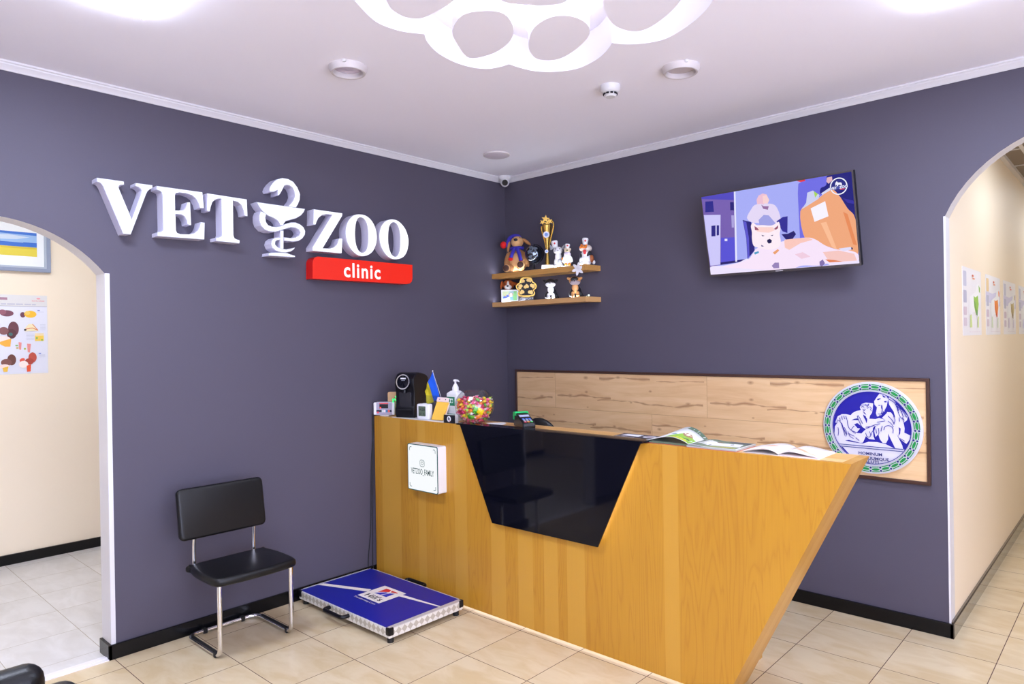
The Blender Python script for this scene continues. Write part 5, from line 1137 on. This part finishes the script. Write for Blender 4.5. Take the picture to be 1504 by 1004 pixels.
t = thing('trophy', 'tall gold star trophy with a round blue medallion on a white base', 'trophy', (.532, -.098, S1), RZ)
MB().box(-.046, .046, -.026, .026, 0, .032, mat('white_marble', (226, 222, 220), .2, var=(14, (196, 192, 192))), .002, 1).build('base', None, t)
MB().box(-.040, .020, -.0268, -.026, .006, .026, mat('brass_plate', (216, 190, 130), .35, .3)).build('plate', None, t, smooth=0)
MB().lathe([(.021, .032), (.019, .05), (.013, .10), (.010, .14), (.012, .146), (.010, .152), (.013, .18), (.022, .24), (.033, .30), (.040, .335), (.036, .345), (.030, .335), (.02, .27), (.001, .22)], M_gold, 14, cap=False).build('cup', None, t, smooth=20)
MB().tube(crom3([(.012, 0, .16), (.026, .0, .23), (.044, .0, .30), (.050, 0, .345), (.036, -.004, .372), (.012, -.006, .372)]), .006, M_gold, 8).tube(crom3([(-.010, 0, .16), (-.022, .0, .23), (-.040, .0, .29), (-.044, 0, .33)]), .005, M_gold, 8).build('handle', None, t)
def star(mb, c, r_, m, th=.004, ry=0.0, rx=0.0):
    M = Matrix.Translation(c) @ Matrix.Rotation(rx, 4, 'X') @ Matrix.Rotation(ry, 4, 'Y')
    q = [((r_ if k % 2 == 0 else r_ * .42) * math.sin(2 * PI * k / 10), (r_ if k % 2 == 0 else r_ * .42) * math.cos(2 * PI * k / 10)) for k in range(10)]
    mb.prism(q, lambda u, v, d: M @ Vector((u, d, v)), -th / 2, th / 2, m)
for c, r_, ry in (((-.010, -.012, .385), .034, .1), ((-.034, -.010, .362), .024, .5), ((.020, -.010, .368), .026, -.3), ((.002, -.016, .350), .022, .2)):
    mb = MB(); star(mb, c, r_, M_gold, ry=ry); mb.build('star', None, t, smooth=0)
for z, r_, y in ((.262, .0245, -.034), (.136, .0135, -.016)):
    MB().lathe([(r_, 0), (r_, .003)], mat('medal_silver', (206, 206, 214), .3, .3), 28, Matrix.Translation((-.006, y, z)) @ Matrix.Rotation(R(90), 4, 'X')).lathe([(r_ * .55, .003), (r_ * .55, .0036)], mat('medal_blue', (110, 150, 214), .3), 24, Matrix.Translation((-.006, y, z)) @ Matrix.Rotation(R(90), 4, 'X')).build('medallion', None, t)

def cap_hat(t, x, y, z, r0, r1, h, tilt=0):
    M = Matrix.Translation((x, y, z)) @ Matrix.Rotation(R(tilt), 4, 'Y')
    MB().lathe([(r0 * .98, 0), (r0, .004), (r1, h * .8), (r1 * .85, h), (.001, h * 1.02)], wh, 24, M, cap=False).build('hat', None, t)
    MB().box(-.0075, .0075, -r1 - .001, -r1 + .004, h * .50, h * .62, rdc, M=M).box(-.003, .003, -r1 - .001, -r1 + .004, h * .40, h * .72, rdc, M=M).build('red_cross', None, t, smooth=0)
t = thing('cat_figurine', 'white and grey cat figurine in a white nurse cap, next to the trophy', 'figurine', (.635, -.094, S1), RZ)
part('body', t, wh, [((.004, .0, .045), (.038, .032, .045)), ((.0, -.004, .085), (.026, .024, .040)), ((-.022, -.02, .014), (.016, .020, .014)), ((.028, -.02, .014), (.016, .020, .014))], .0035)
part('head', t, wh, [((-.002, -.008, .133), (.036, .030, .030)), ((-.014, -.030, .122), (.014, .012, .011)), ((.010, -.030, .122), (.014, .012, .011))], .0035)
for x, ry in ((-.044, -28), (.036, 22)): MB().lathe([(.016, 0), (.010, .018), (.001, .036)], gy, 12, Matrix.Translation((x, .0, .146)) @ Matrix.Rotation(R(ry), 4, 'Y'), cap=False).build('ear', None, t)
part('nose', t, nosem, [((-.002, -.040, .130), (.004, .003, .003))])
for x in (-.018, .012): part('eye', t, bkc, [((x, -.034, .143), (.004, .003, .005))])
cap_hat(t, -.022, -.004, .158, .020, .026, .050, -8)
part('base_patch', t, gy, [((.012, -.024, .040), (.022, .014, .030))])
t = thing('bird_figurine', 'small white figurine with a white cap and orange feet between two cats', 'figurine', (.725, -.098, S1), RZ)
MB().lathe([(.036, 0), (.036, .006), (.032, .009)], wh, 28).build('base', None, t)
part('body', t, wh, [((0, .004, .055), (.034, .026, .046)), ((0, .0, .090), (.026, .022, .028)), ((-.030, -.006, .060), (.010, .014, .026), ('Y', 18)), ((.030, -.006, .060), (.010, .014, .026), ('Y', -18))], .0035)
part('head', t, mat('cream_ceramic', (226, 208, 176), .3), [((0, -.004, .124), (.024, .021, .022)), ((-.016, -.002, .136), (.009, .008, .010)), ((.020, -.002, .134), (.009, .008, .010))], .003)
part('face_patch', t, mat('olive_ceramic', (96, 96, 30), .3), [((-.001, -.024, .124), (.007, .005, .006))])
part('coat_front', t, mat('lilac_ceramic', (206, 194, 210), .3), [((0, -.012, .096), (.026, .014, .020))])
for x in (-.012, .014): part('foot', t, og, [((x, -.020, .018), (.011, .014, .013))])
part('paw', t, og, [((-.036, -.014, .062), (.008, .008, .010))])
cap_hat(t, .0, -.004, .140, .015, .019, .034, 6)
t = thing('cat_figurine', 'orange faced calico cat figurine in a tall white cap with a red tie', 'figurine', (.882, -.086, S1), RZ)
part('body', t, wh, [((.004, .0, .040), (.048, .036, .040)), ((.002, .0, .080), (.032, .028, .034)), ((-.026, -.028, .012), (.018, .020, .012)), ((.022, -.028, .012), (.018, .020, .012))], .004)
part('head', t, mat('beige_ceramic', (214, 202, 190), .3), [((.010, .006, .126), (.042, .030, .028)), ((-.016, -.010, .124), (.028, .024, .022))], .004)
part('face_mask', t, og, [((-.014, -.022, .133), (.029, .016, .014)), ((-.026, -.014, .146), (.010, .008, .012)), ((.008, -.014, .146), (.010, .008, .010))], .003)
for x in (-.022, -.004): part('eye', t, bkc, [((x, -.037, .138), (.005, .003, .0025))])
part('tie', t, rdc, [((-.004, -.034, .100), (.014, .008, .014)), ((-.004, -.034, .088), (.010, .008, .010))], .002)
part('patch', t, bkc, [((.034, -.010, .092), (.010, .022, .018)), ((-.032, -.012, .070), (.009, .018, .018)), ((.022, -.028, .080), (.009, .008, .018), ('Y', 25))])
part('patch', t, brn, [((.046, -.008, .048), (.018, .026, .030))])
part('tail', t, wh, [((.062, -.004, .022), (.012, .016, .016))])
cap_hat(t, .0, .0, .152, .018, .024, .050, 4)
t = thing('snowflake_ornament', 'white snowflake ornament hung over the front edge of the upper shelf', 'ornament', (.880, -.173, 2.115), R(12))
mb = MB()
for k in range(6):
    an = R(60 * k + 12)
    M = Matrix.Rotation(an, 4, 'Y')
    mb.prism([(-.005, .0), (-.011, .020), (-.009, .040), (0, .052), (.009, .040), (.011, .020), (.005, 0)], lambda u, v, d: M @ Vector((u, d, v)), -.003, .0, mat('snow_white', (222, 220, 224), .6))
mb.build('flake', None, t, smooth=0)
MB().tube(crom3([(0, -.001, .045), (0, .006, .031), (0, .03, .0305)]), .001, M_white, 6).build('hanging_loop', None, t)

# lower shelf
t = thing('plush_dog', 'brown and white plush dog head peeking over the small photo frame', 'soft toy', (.088, -.066, S2 + .0), RZ)
gb_ = mat('ginger_plush', (172, 88, 36), .9, bump=(300, .5)); wp = mat('white_plush', (230, 226, 222), .9, bump=(300, .5))
part('body', t, gb_, [((0, .006, .050), (.044, .032, .050))])
part('head', t, gb_, [((0, -.004, .142), (.048, .040, .044)), ((0, -.020, .126), (.040, .030, .030))], .004)
part('muzzle', t, wp, [((0, -.040, .122), (.031, .022, .020)), ((0, -.040, .146), (.010, .010, .028))], .003)
part('nose', t, nosem, [((-.002, -.064, .129), (.009, .005, .007))])
for x in (-.025, .023): part('eye', t, nosem, [((x, -.042, .147), (.0045, .004, .006))])
part('ear', t, gb_, [((-.056, -.006, .142), (.011, .018, .034), ('Y', 10))]); part('ear', t, gb_, [((.064, -.004, .146), (.013, .019, .034), ('Y', -58))])
t = thing('photo_frame', 'small white photo frame with a dog picture on the lower shelf', 'photo frame', (.142, -.112, S2), R(33))
MB().box(-.070, .070, 0, .010, 0, .098, M_white, .002, 1).build('frame', None, t)
MB().box(-.02, .02, .010, .05, 0, .004, M_white).build('stand', None, t, smooth=0)
a = Art(lambda u, v, d: (u, -.0002 - d, v))
a.rect(-.058, .012, .058, .086, (150, 186, 190)); a.poly([(-.058, .05), (-.02, .055), (.0, .086), (-.058, .086)], (196, 206, 160)); a.poly([(.02, .012), (.058, .012), (.058, .086), (.035, .086)], (120, 180, 110)); a.poly([(-.058, .03), (-.01, .03), (.0, .058), (-.04, .056)], (70, 90, 170))
a.poly([(-.046, .046), (-.034, .060), (-.022, .046)], (200, 180, 130)); a.poly([(-.045, .026), (-.005, .040), (.005, .014), (-.03, .014)], (226, 224, 232)); a.ell(.010, .058, .020, .016, (176, 150, 130)); a.ell(.011, .054, .009, .016, (228, 226, 236)); a.ell(.010, .050, .004, .003, (40, 40, 60)); a.poly([(.0, .012), (.03, .012), (.024, .040), (.006, .040)], (110, 150, 210))
a.build('picture', t)
t = thing('paw_award', 'gold edged black paw shaped plaque on a clear block', 'award', (.318, -.108, S2), R(33))
MB().box(-.062, .062, -.018, .018, 0, .028, mat('clear_acrylic', (235, 240, 245), .03, trans=.9), .002, 1).build('block', None, t)
MB().box(-.030, .030, -.008, .008, .028, .036, M_gold).build('neck', None, t, smooth=0)
ow = crom([(-.062, .040), (-.068, .058), (-.058, .080), (-.078, .098), (-.082, .118), (-.068, .136), (-.052, .146), (-.044, .170), (-.028, .184), (.022, .186), (.044, .176), (.054, .150), (.072, .138), (.084, .118), (.080, .098), (.062, .080), (.070, .058), (.062, .040), (.04, .034), (-.04, .034)], 3)
iw = [(u * .875, .110 + (v - .110) * .875) for u, v in ow]
fP = lambda u, v, d: (u, d, v)
MB().prism(ow, fP, .004, -.005, M_gold, hole=iw).build('rim', None, t, smooth=40)
MB().prism(iw, fP, .0035, -.001, M_plasb).build('plaque', None, t, smooth=40)
M_gp = mat('pale_gold', (212, 178, 106), .4, .3)
for (cx_, cz_, rot_) in ((-.032, .156, .2), (.024, .162, -.3), (-.048, .112, .9), (.050, .116, -.8), (-.036, .068, .4), (.034, .066, -.5), (.0, .112, .1)):
    mb = MB(); q = [(.022 * r_ * math.cos(rot_ + 2 * PI * k / 9), .022 * r_ * math.sin(rot_ + 2 * PI * k / 9)) for k, r_ in enumerate((1, .85, 1.0, .6, .9, 1.05, .8, .55, .95))]
    mb.prism([(cx_ + u, cz_ + v) for u, v in q], fP, -.0008, -.004, M_gp); mb.build('breed_head', None, t, smooth=0)
def sit_dog(label, loc, rz, cb, cc, ch, cm, cp, ears):
    t = thing('dog_figurine', label, 'figurine', loc, rz)
    part('body', t, cb, [((.004, .014, .046), (.042, .040, .046)), ((.0, .004, .080), (.030, .028, .034)), ((-.034, .0, .024), (.016, .030, .024)), ((.038, .0, .024), (.016, .030, .024))], .004)
    part('chest', t, cc, [((-.002, -.020, .072), (.026, .016, .032)), ((-.002, -.022, .050), (.016, .014, .022))], .003)
    part('head', t, ch, [((-.004, -.012, .122), (.044, .034, .032)), ((-.004, -.002, .134), (.040, .030, .022))], .004)
    part('muzzle', t, cm, [((-.017, -.036, .108), (.025, .018, .017)), ((.012, -.034, .108), (.025, .018, .017)), ((-.004, -.042, .116), (.014, .012, .013))], .003)
    part('nose', t, nosem, [((-.006, -.054, .120), (.007, .005, .005))])
    for x in (-.020, .012): part('eye', t, nosem, [((x, -.040, .132), (.0045, .004, .0045))])
    for s_ in (-1, 1): part('ear', t, ears, [((-.004 + s_ * .040, -.010, .138), (.011, .012, .019), ('Y', s_ * 62))])
    for x in (-.020, .018): part('paw', t, cp, [((x, -.034, .011), (.015, .020, .012)), ((x, -.024, .026), (.012, .013, .020))], .003)
    part('tail', t, cb, [((.040, .040, .014), (.022, .016, .012))])
    return t
sit_dog('black and white seated husky figurine on the lower shelf', (.566, -.104, S2), RZ, bkc, wh, bkc, wh, wh, bkc)
tn = mat('tan_ceramic', (206, 150, 92), .35); t = sit_dog('tan and black seated shepherd figurine near the end of the lower shelf', (.800, -.104, S2), RZ, bkc, tn, tn, mat('grey_muzzle', (150, 136, 140), .35), tn, tn)
part('face_mask', t, bkc, [((-.006, -.030, .130), (.030, .018, .022))])
o = MB().ell((.948, -.140, 1.9185), (.007, .007, .005), mat('greenish_led', (220, 255, 235), .4, emit=3.0)).build('led_bulb'); tag(o, 'tiny glowing bulb at the right end of the lower shelf', 'light bulb')

# ------------------------------------------------------------------ side room: picture and poster
t = thing('framed_picture', 'blue-grey framed picture of a blue sky over a yellow field, seen through the left arch', 'picture', (-2.31, -2.96, 2.18))
fS = lambda u, v, d: (-2.31 + d, u, v)
PY0, PY1, PZ0, PZ1 = -3.235, -2.688, 2.180, 2.590
W(MB().prism([(PY0, PZ0), (PY1, PZ0), (PY1, PZ1), (PY0, PZ1)], fS, .0, .030, mat('blue_grey_frame', (142, 152, 178), .4), hole=[(PY0 + .026, PZ0 + .026), (PY1 - .026, PZ0 + .026), (PY1 - .026, PZ1 - .026), (PY0 + .026, PZ1 - .026)]), 'frame', t, smooth=0)
W(MB().prism([(PY0 + .026, PZ0 + .026), (PY1 - .026, PZ0 + .026), (PY1 - .026, PZ1 - .026), (PY0 + .026, PZ1 - .026)], fS, .0, .024, mat('frame_lip', (176, 186, 202), .4), hole=[(PY0 + .040, PZ0 + .040), (PY1 - .040, PZ0 + .040), (PY1 - .040, PZ1 - .040), (PY0 + .040, PZ1 - .040)]), 'frame_lip', t, smooth=0)
W(MB().prism([(PY0 + .04, PZ0 + .04), (PY1 - .04, PZ0 + .04), (PY1 - .04, PZ1 - .04), (PY0 + .04, PZ1 - .04)], fS, .0, .012, mat('mount_board', (236, 240, 246), .5)), 'mount', t, smooth=0)
a = Art(lambda u, v, d: (-2.2978 + d, u, v), step=.0002)
a.rect(-3.14, 2.296, -2.774, 2.476, (226, 208, 70)); a.poly([(-3.14, 2.368), (-2.774, 2.362), (-2.774, 2.476), (-3.14, 2.476)], (52, 110, 206)); a.poly([(-3.14, 2.40), (-2.774, 2.395), (-2.774, 2.455), (-3.14, 2.462)], (150, 186, 232)); a.poly([(-3.08, 2.41), (-2.90, 2.42), (-2.82, 2.44), (-2.95, 2.452), (-3.06, 2.44)], (206, 220, 240)); a.rect(-2.86, 2.394, -2.774, 2.400, (40, 96, 200)); a.rect(-3.14, 2.352, -2.774, 2.366, (214, 192, 60))
W(a.mb, 'picture_print', t, smooth=0, fixn=False, weld=False)
t = thing('anatomy_poster', 'white anatomy poster with brown and red organ drawings, seen through the left arch', 'poster', (-2.31, -3.01, 1.41))
W(MB().box(-2.3099, -2.3085, -3.32, -2.711, 1.410, 2.003, M_paper), 'sheet', t, smooth=0)
a = Art(lambda u, v, d: (-2.3083 + d, u, v), step=.00015)
def pc(x, y): return (-3.007 + x * .000598, 2.002 - (y - 103) * .000732)
def pe(x, y, rx, ry, c, rot=0): q = pc(x, y); a.ell(q[0], q[1], rx * .000598, ry * .000732, c, rot)
def pp(l, c): a.poly([pc(*q) for q in l], c)
a.rect(-3.318, 1.412, -2.713, 1.918, (226, 228, 244)); a.rect(-3.318, 1.917, -2.713, 1.920, (150, 150, 170)); pp([(-120, 130), (72, 130), (72, 155), (-120, 155)], (170, 130, 150))
for x0_, x1_ in ((5, 60), (70, 150), (160, 235), (250, 320), (330, 372)): pp([(x0_, 190), (x1_, 190), (x1_, 205), (x0_, 205)], (196, 196, 212))
q = pc(330, 165); a.text('ROYAL CANIN', q[0], q[1], .012, (226, 90, 100), 0, width=.08); pe(400, 135, 22, 8, (236, 160, 170))
pe(65, 292, 70, 32, (122, 74, 92)); pe(20, 280, 40, 26, (150, 92, 110)); pe(230, 305, 28, 28, (116, 72, 92)); pe(310, 298, 66, 36, (242, 190, 56)); pe(280, 285, 28, 20, (250, 206, 110))
pe(130, 450, 56, 75, (108, 64, 76)); pe(110, 500, 50, 50, (92, 54, 62)); pe(30, 470, 50, 40, (136, 88, 92)); pe(100, 505, 22, 16, (70, 110, 110)); pe(20, 555, 80, 32, (250, 226, 224)); pp([(-40, 590), (60, 560), (105, 550), (95, 630), (40, 630)], (242, 178, 66))
pp([(240, 455), (290, 400), (340, 400), (395, 470), (250, 475)], (240, 226, 186)); a.stroke([pc(245, 455), pc(330, 440), pc(390, 465)], .005, (214, 90, 60)); a.stroke([pc(330, 400), pc(385, 460)], .005, (220, 130, 80)); pe(252, 460, 14, 10, (40, 44, 60))
pp([(355, 495), (450, 495), (450, 575), (355, 575)], (242, 206, 90)); pp([(355, 495), (450, 495), (450, 520), (355, 520)], (240, 220, 180)); pe(375, 545, 10, 10, (120, 180, 90)); pe(430, 565, 12, 8, (150, 190, 60))
pp([(180, 585), (212, 590), (205, 665), (185, 660)], (236, 152, 150)); pp([(268, 602), (310, 605), (298, 695), (275, 690)], (236, 152, 150)); pe(160, 620, 16, 6, (120, 190, 90)); pe(165, 645, 14, 6, (226, 190, 70)); pe(245, 655, 12, 10, (170, 190, 80))
pe(105, 765, 46, 56, (106, 62, 56)); pe(50, 790, 56, 36, (128, 80, 74)); pe(30, 830, 50, 22, (250, 226, 220)); pp([(10, 845), (70, 830), (60, 885), (20, 885)], (236, 190, 70))
pe(325, 745, 44, 52, (190, 80, 66)); pe(290, 785, 48, 32, (170, 66, 56)); pe(215, 770, 30, 18, (226, 90, 70), .5); pe(228, 815, 50, 36, (250, 236, 232)); pp([(260, 830), (306, 815), (302, 890), (262, 892)], (232, 84, 44))
pe(-130, 292, 66, 30, (150, 92, 100)); pe(-330, 300, 60, 34, (196, 120, 96)); pe(-300, 470, 70, 70, (172, 96, 90)); pe(-240, 520, 52, 40, (120, 70, 80)); pp([(-380, 560), (-250, 560), (-230, 620), (-370, 630)], (250, 226, 224)); pe(-150, 620, 22, 40, (236, 152, 150))
pe(-330, 770, 50, 52, (150, 84, 70)); pe(-150, 770, 50, 52, (190, 90, 76)); pe(-190, 820, 48, 26, (250, 230, 224)); pp([(-360, 830), (-300, 830), (-310, 885), (-350, 885)], (242, 178, 66))
for x_, y_ in ((385, 258), (390, 705), (-470, 258), (-470, 705), (-470, 480)):
    pp([(x_, y_ - 5), (x_ + 26, y_ - 5), (x_ + 26, y_ + 5), (x_, y_ + 5)], (110, 130, 200)); pp([(x_, y_ + 14), (x_ + 70, y_ + 14), (x_ + 70, y_ + 17), (x_, y_ + 17)], (186, 190, 214))
for x0_, x1_, ys in ((410, 470, (405, 418, 431, 444, 457)), (260, 345, (500, 515, 530, 545, 560)), (395, 460, (725, 740))):
    for y_ in ys: pp([(x0_, y_), (x1_, y_), (x1_, y_ + 4), (x0_, y_ + 4)], (200, 202, 220))
W(a.mb, 'poster_print', t, smooth=0, fixn=False, weld=False)

# ------------------------------------------------------------------ corridor posters
def hall_poster(y0, y1, label, kind):
    t = thing('animal_poster', label, 'poster', (3.156, (y0 + y1) / 2, 1.586), 0, 'posters along the corridor wall')
    W(MB().box(3.1561, 3.1572, y0, y1, 1.586, 1.985, mat('pale_poster', (232, 230, 234), .45)), 'sheet', t, smooth=0)
    w, h = y1 - y0, .399
    a = Art(lambda u, v, d: (3.1573 + d, y0 + u * w, 1.586 + v * h), step=.0002)
    pal = {'g': ((150, 196, 80), (206, 222, 150), (110, 160, 90)), 'o': ((240, 140, 60), (214, 226, 200), (226, 90, 50)), 'l': ((196, 176, 120), (214, 206, 226), (150, 130, 110)), 'b': ((240, 170, 70), (206, 204, 230), (120, 110, 160))}[kind]
    if kind in 'olb': a.poly([(0.0, .55), (1.0, .50), (1.0, .78), (.45, .70), (0, .72)], (206, 202, 226))
    for v0, v1, c in ((.72, .94, (196, 196, 214) if kind != 'o' else (230, 200, 150)), (.48, .66, (184, 184, 204)), (.30, .42, (206, 190, 204)), (.14, .26, (210, 196, 208))): a.rrect(.04, v0, .20, v1, .02, c)
    # standing dog outline, its chest and legs
    a.poly([(.30, .40), (.36, .58), (.50, .62), (.66, .66), (.74, .78), (.84, .80), (.90, .72), (.92, .60), (.86, .52), (.84, .36), (.80, .14), (.76, .12), (.74, .34), (.62, .36), (.48, .34), (.46, .12), (.40, .12), (.38, .34), (.32, .30)], (238, 238, 240))
    a.poly([(.56, .60), (.66, .58), (.80, .62), (.84, .48), (.78, .36), (.66, .34), (.58, .44)], pal[0]); a.poly([(.84, .78), (.93, .74), (.92, .66), (.86, .68)], pal[0]); a.poly([(.70, .40), (.78, .38), (.76, .30), (.68, .32)], pal[2])
    a.poly([(.34, .12), (.46, .12), (.44, .32), (.36, .30)], pal[1]); a.poly([(.74, .12), (.82, .12), (.84, .30), (.76, .28)], pal[1]); a.stroke([(.60, .52), (.68, .40), (.72, .32)], .03, pal[2])
    a.ell(.52, .90, .05, .018, (226, 120, 90)); a.ell(.56, .86, .07, .012, (232, 150, 110) if kind != 'l' else (226, 70, 60))
    for k in range(6): a.rect(.30 + .1 * k, .05, .37 + .1 * k, .056, (214, 200, 210))
    W(a.mb, 'poster_print', t, smooth=0, fixn=False, weld=False)
hall_poster(.433, 1.034, 'pale poster with a green marked dog, nearest the corridor arch', 'g')
hall_poster(1.206, 1.806, 'pale poster with an orange marked dog, second from the corridor arch', 'o')
hall_poster(1.965, 2.600, 'pale poster with a beige marked dog, third from the corridor arch', 'l')
hall_poster(2.785, 3.400, 'pale poster cut by the frame edge, farthest down the corridor wall', 'b')

# ------------------------------------------------------------------ light
def room_panel(x, y, z, label, sx=.3, sy=.3, m=None):
    t = thing('ceiling_panel_light', label, 'ceiling light', (x, y, z), 0, 'square ceiling panels')
    MB().box(-sx, sx, -sy, sy, -.012, 0, M_white).build('frame', None, t, smooth=0)
    MB().box(-sx + .015, sx - .015, -sy + .015, sy - .015, -.014, -.0115, m or M_panel).build('diffuser', None, t, smooth=0)
M_p2 = mat('added_side_room_panel', (255, 255, 255), .5, emit=20.0, ergb=(236, 244, 255))  # unseen panels, added to brighten the side room
M_p3 = mat('corridor_panel_light', (255, 255, 255), .5, emit=15.0, ergb=(232, 243, 255))
room_panel(-1.15, -2.9, 2.9, 'added unseen square ceiling panel in the side room behind the left arch, near its picture', m=M_p2)
room_panel(-1.15, -4.6, 2.9, 'added unseen square ceiling panel at the near end of the side room', m=M_p2)
room_panel(3.95, 1.2, 2.888, 'added unseen square ceiling panel in the corridor close to the right arch', m=M_p3)  # out of view, added to light the corridor
room_panel(3.95, 3.6, 2.888, 'square ceiling panel half way down the corridor', m=M_p3)
room_panel(3.95, 6.0, 2.888, 'added unseen square ceiling panel at the far end of the corridor', m=M_p3)  # also added for corridor light, never in view

w = bpy.data.worlds.new('World'); SC.world = w; w.use_nodes = True
w.node_tree.nodes['Background'].inputs[0].default_value = (.5, .5, .55, 1); w.node_tree.nodes['Background'].inputs[1].default_value = .3

cam = bpy.data.cameras.new('camera'); co = bpy.data.objects.new('camera', cam); COL.objects.link(co)
r_ = Vector((0.73690049, 0.67580273, -0.0163807)); u_ = Vector((0.01066257, 0.01260903, 0.99986365)); d_ = Vector((-0.67591713, 0.73697468, -0.0020858))
co.matrix_world = Matrix.Translation((3.93199611, -4.22589748, 1.6)) @ Matrix((r_, u_, -d_)).transposed().to_4x4()
cam.sensor_fit = 'HORIZONTAL'; cam.sensor_width = 36; cam.lens = 1017.17564 / 1504 * 36; cam.clip_start = .05; cam.clip_end = 60
SC.camera = co
vs_ = SC.view_settings
vs_.view_transform = 'Standard'; vs_.look = 'None'; vs_.gamma = 1; vs_.use_curve_mapping = False; vs_.exposure = EXPO
SC.cycles.use_denoising = True
SC.cycles.max_bounces = 10; SC.cycles.diffuse_bounces = 5; SC.cycles.glossy_bounces = 4; SC.cycles.transmission_bounces = 10
SC.cycles.caustics_reflective = False; SC.cycles.caustics_refractive = False
SC.cycles.sample_clamp_indirect = 6.0
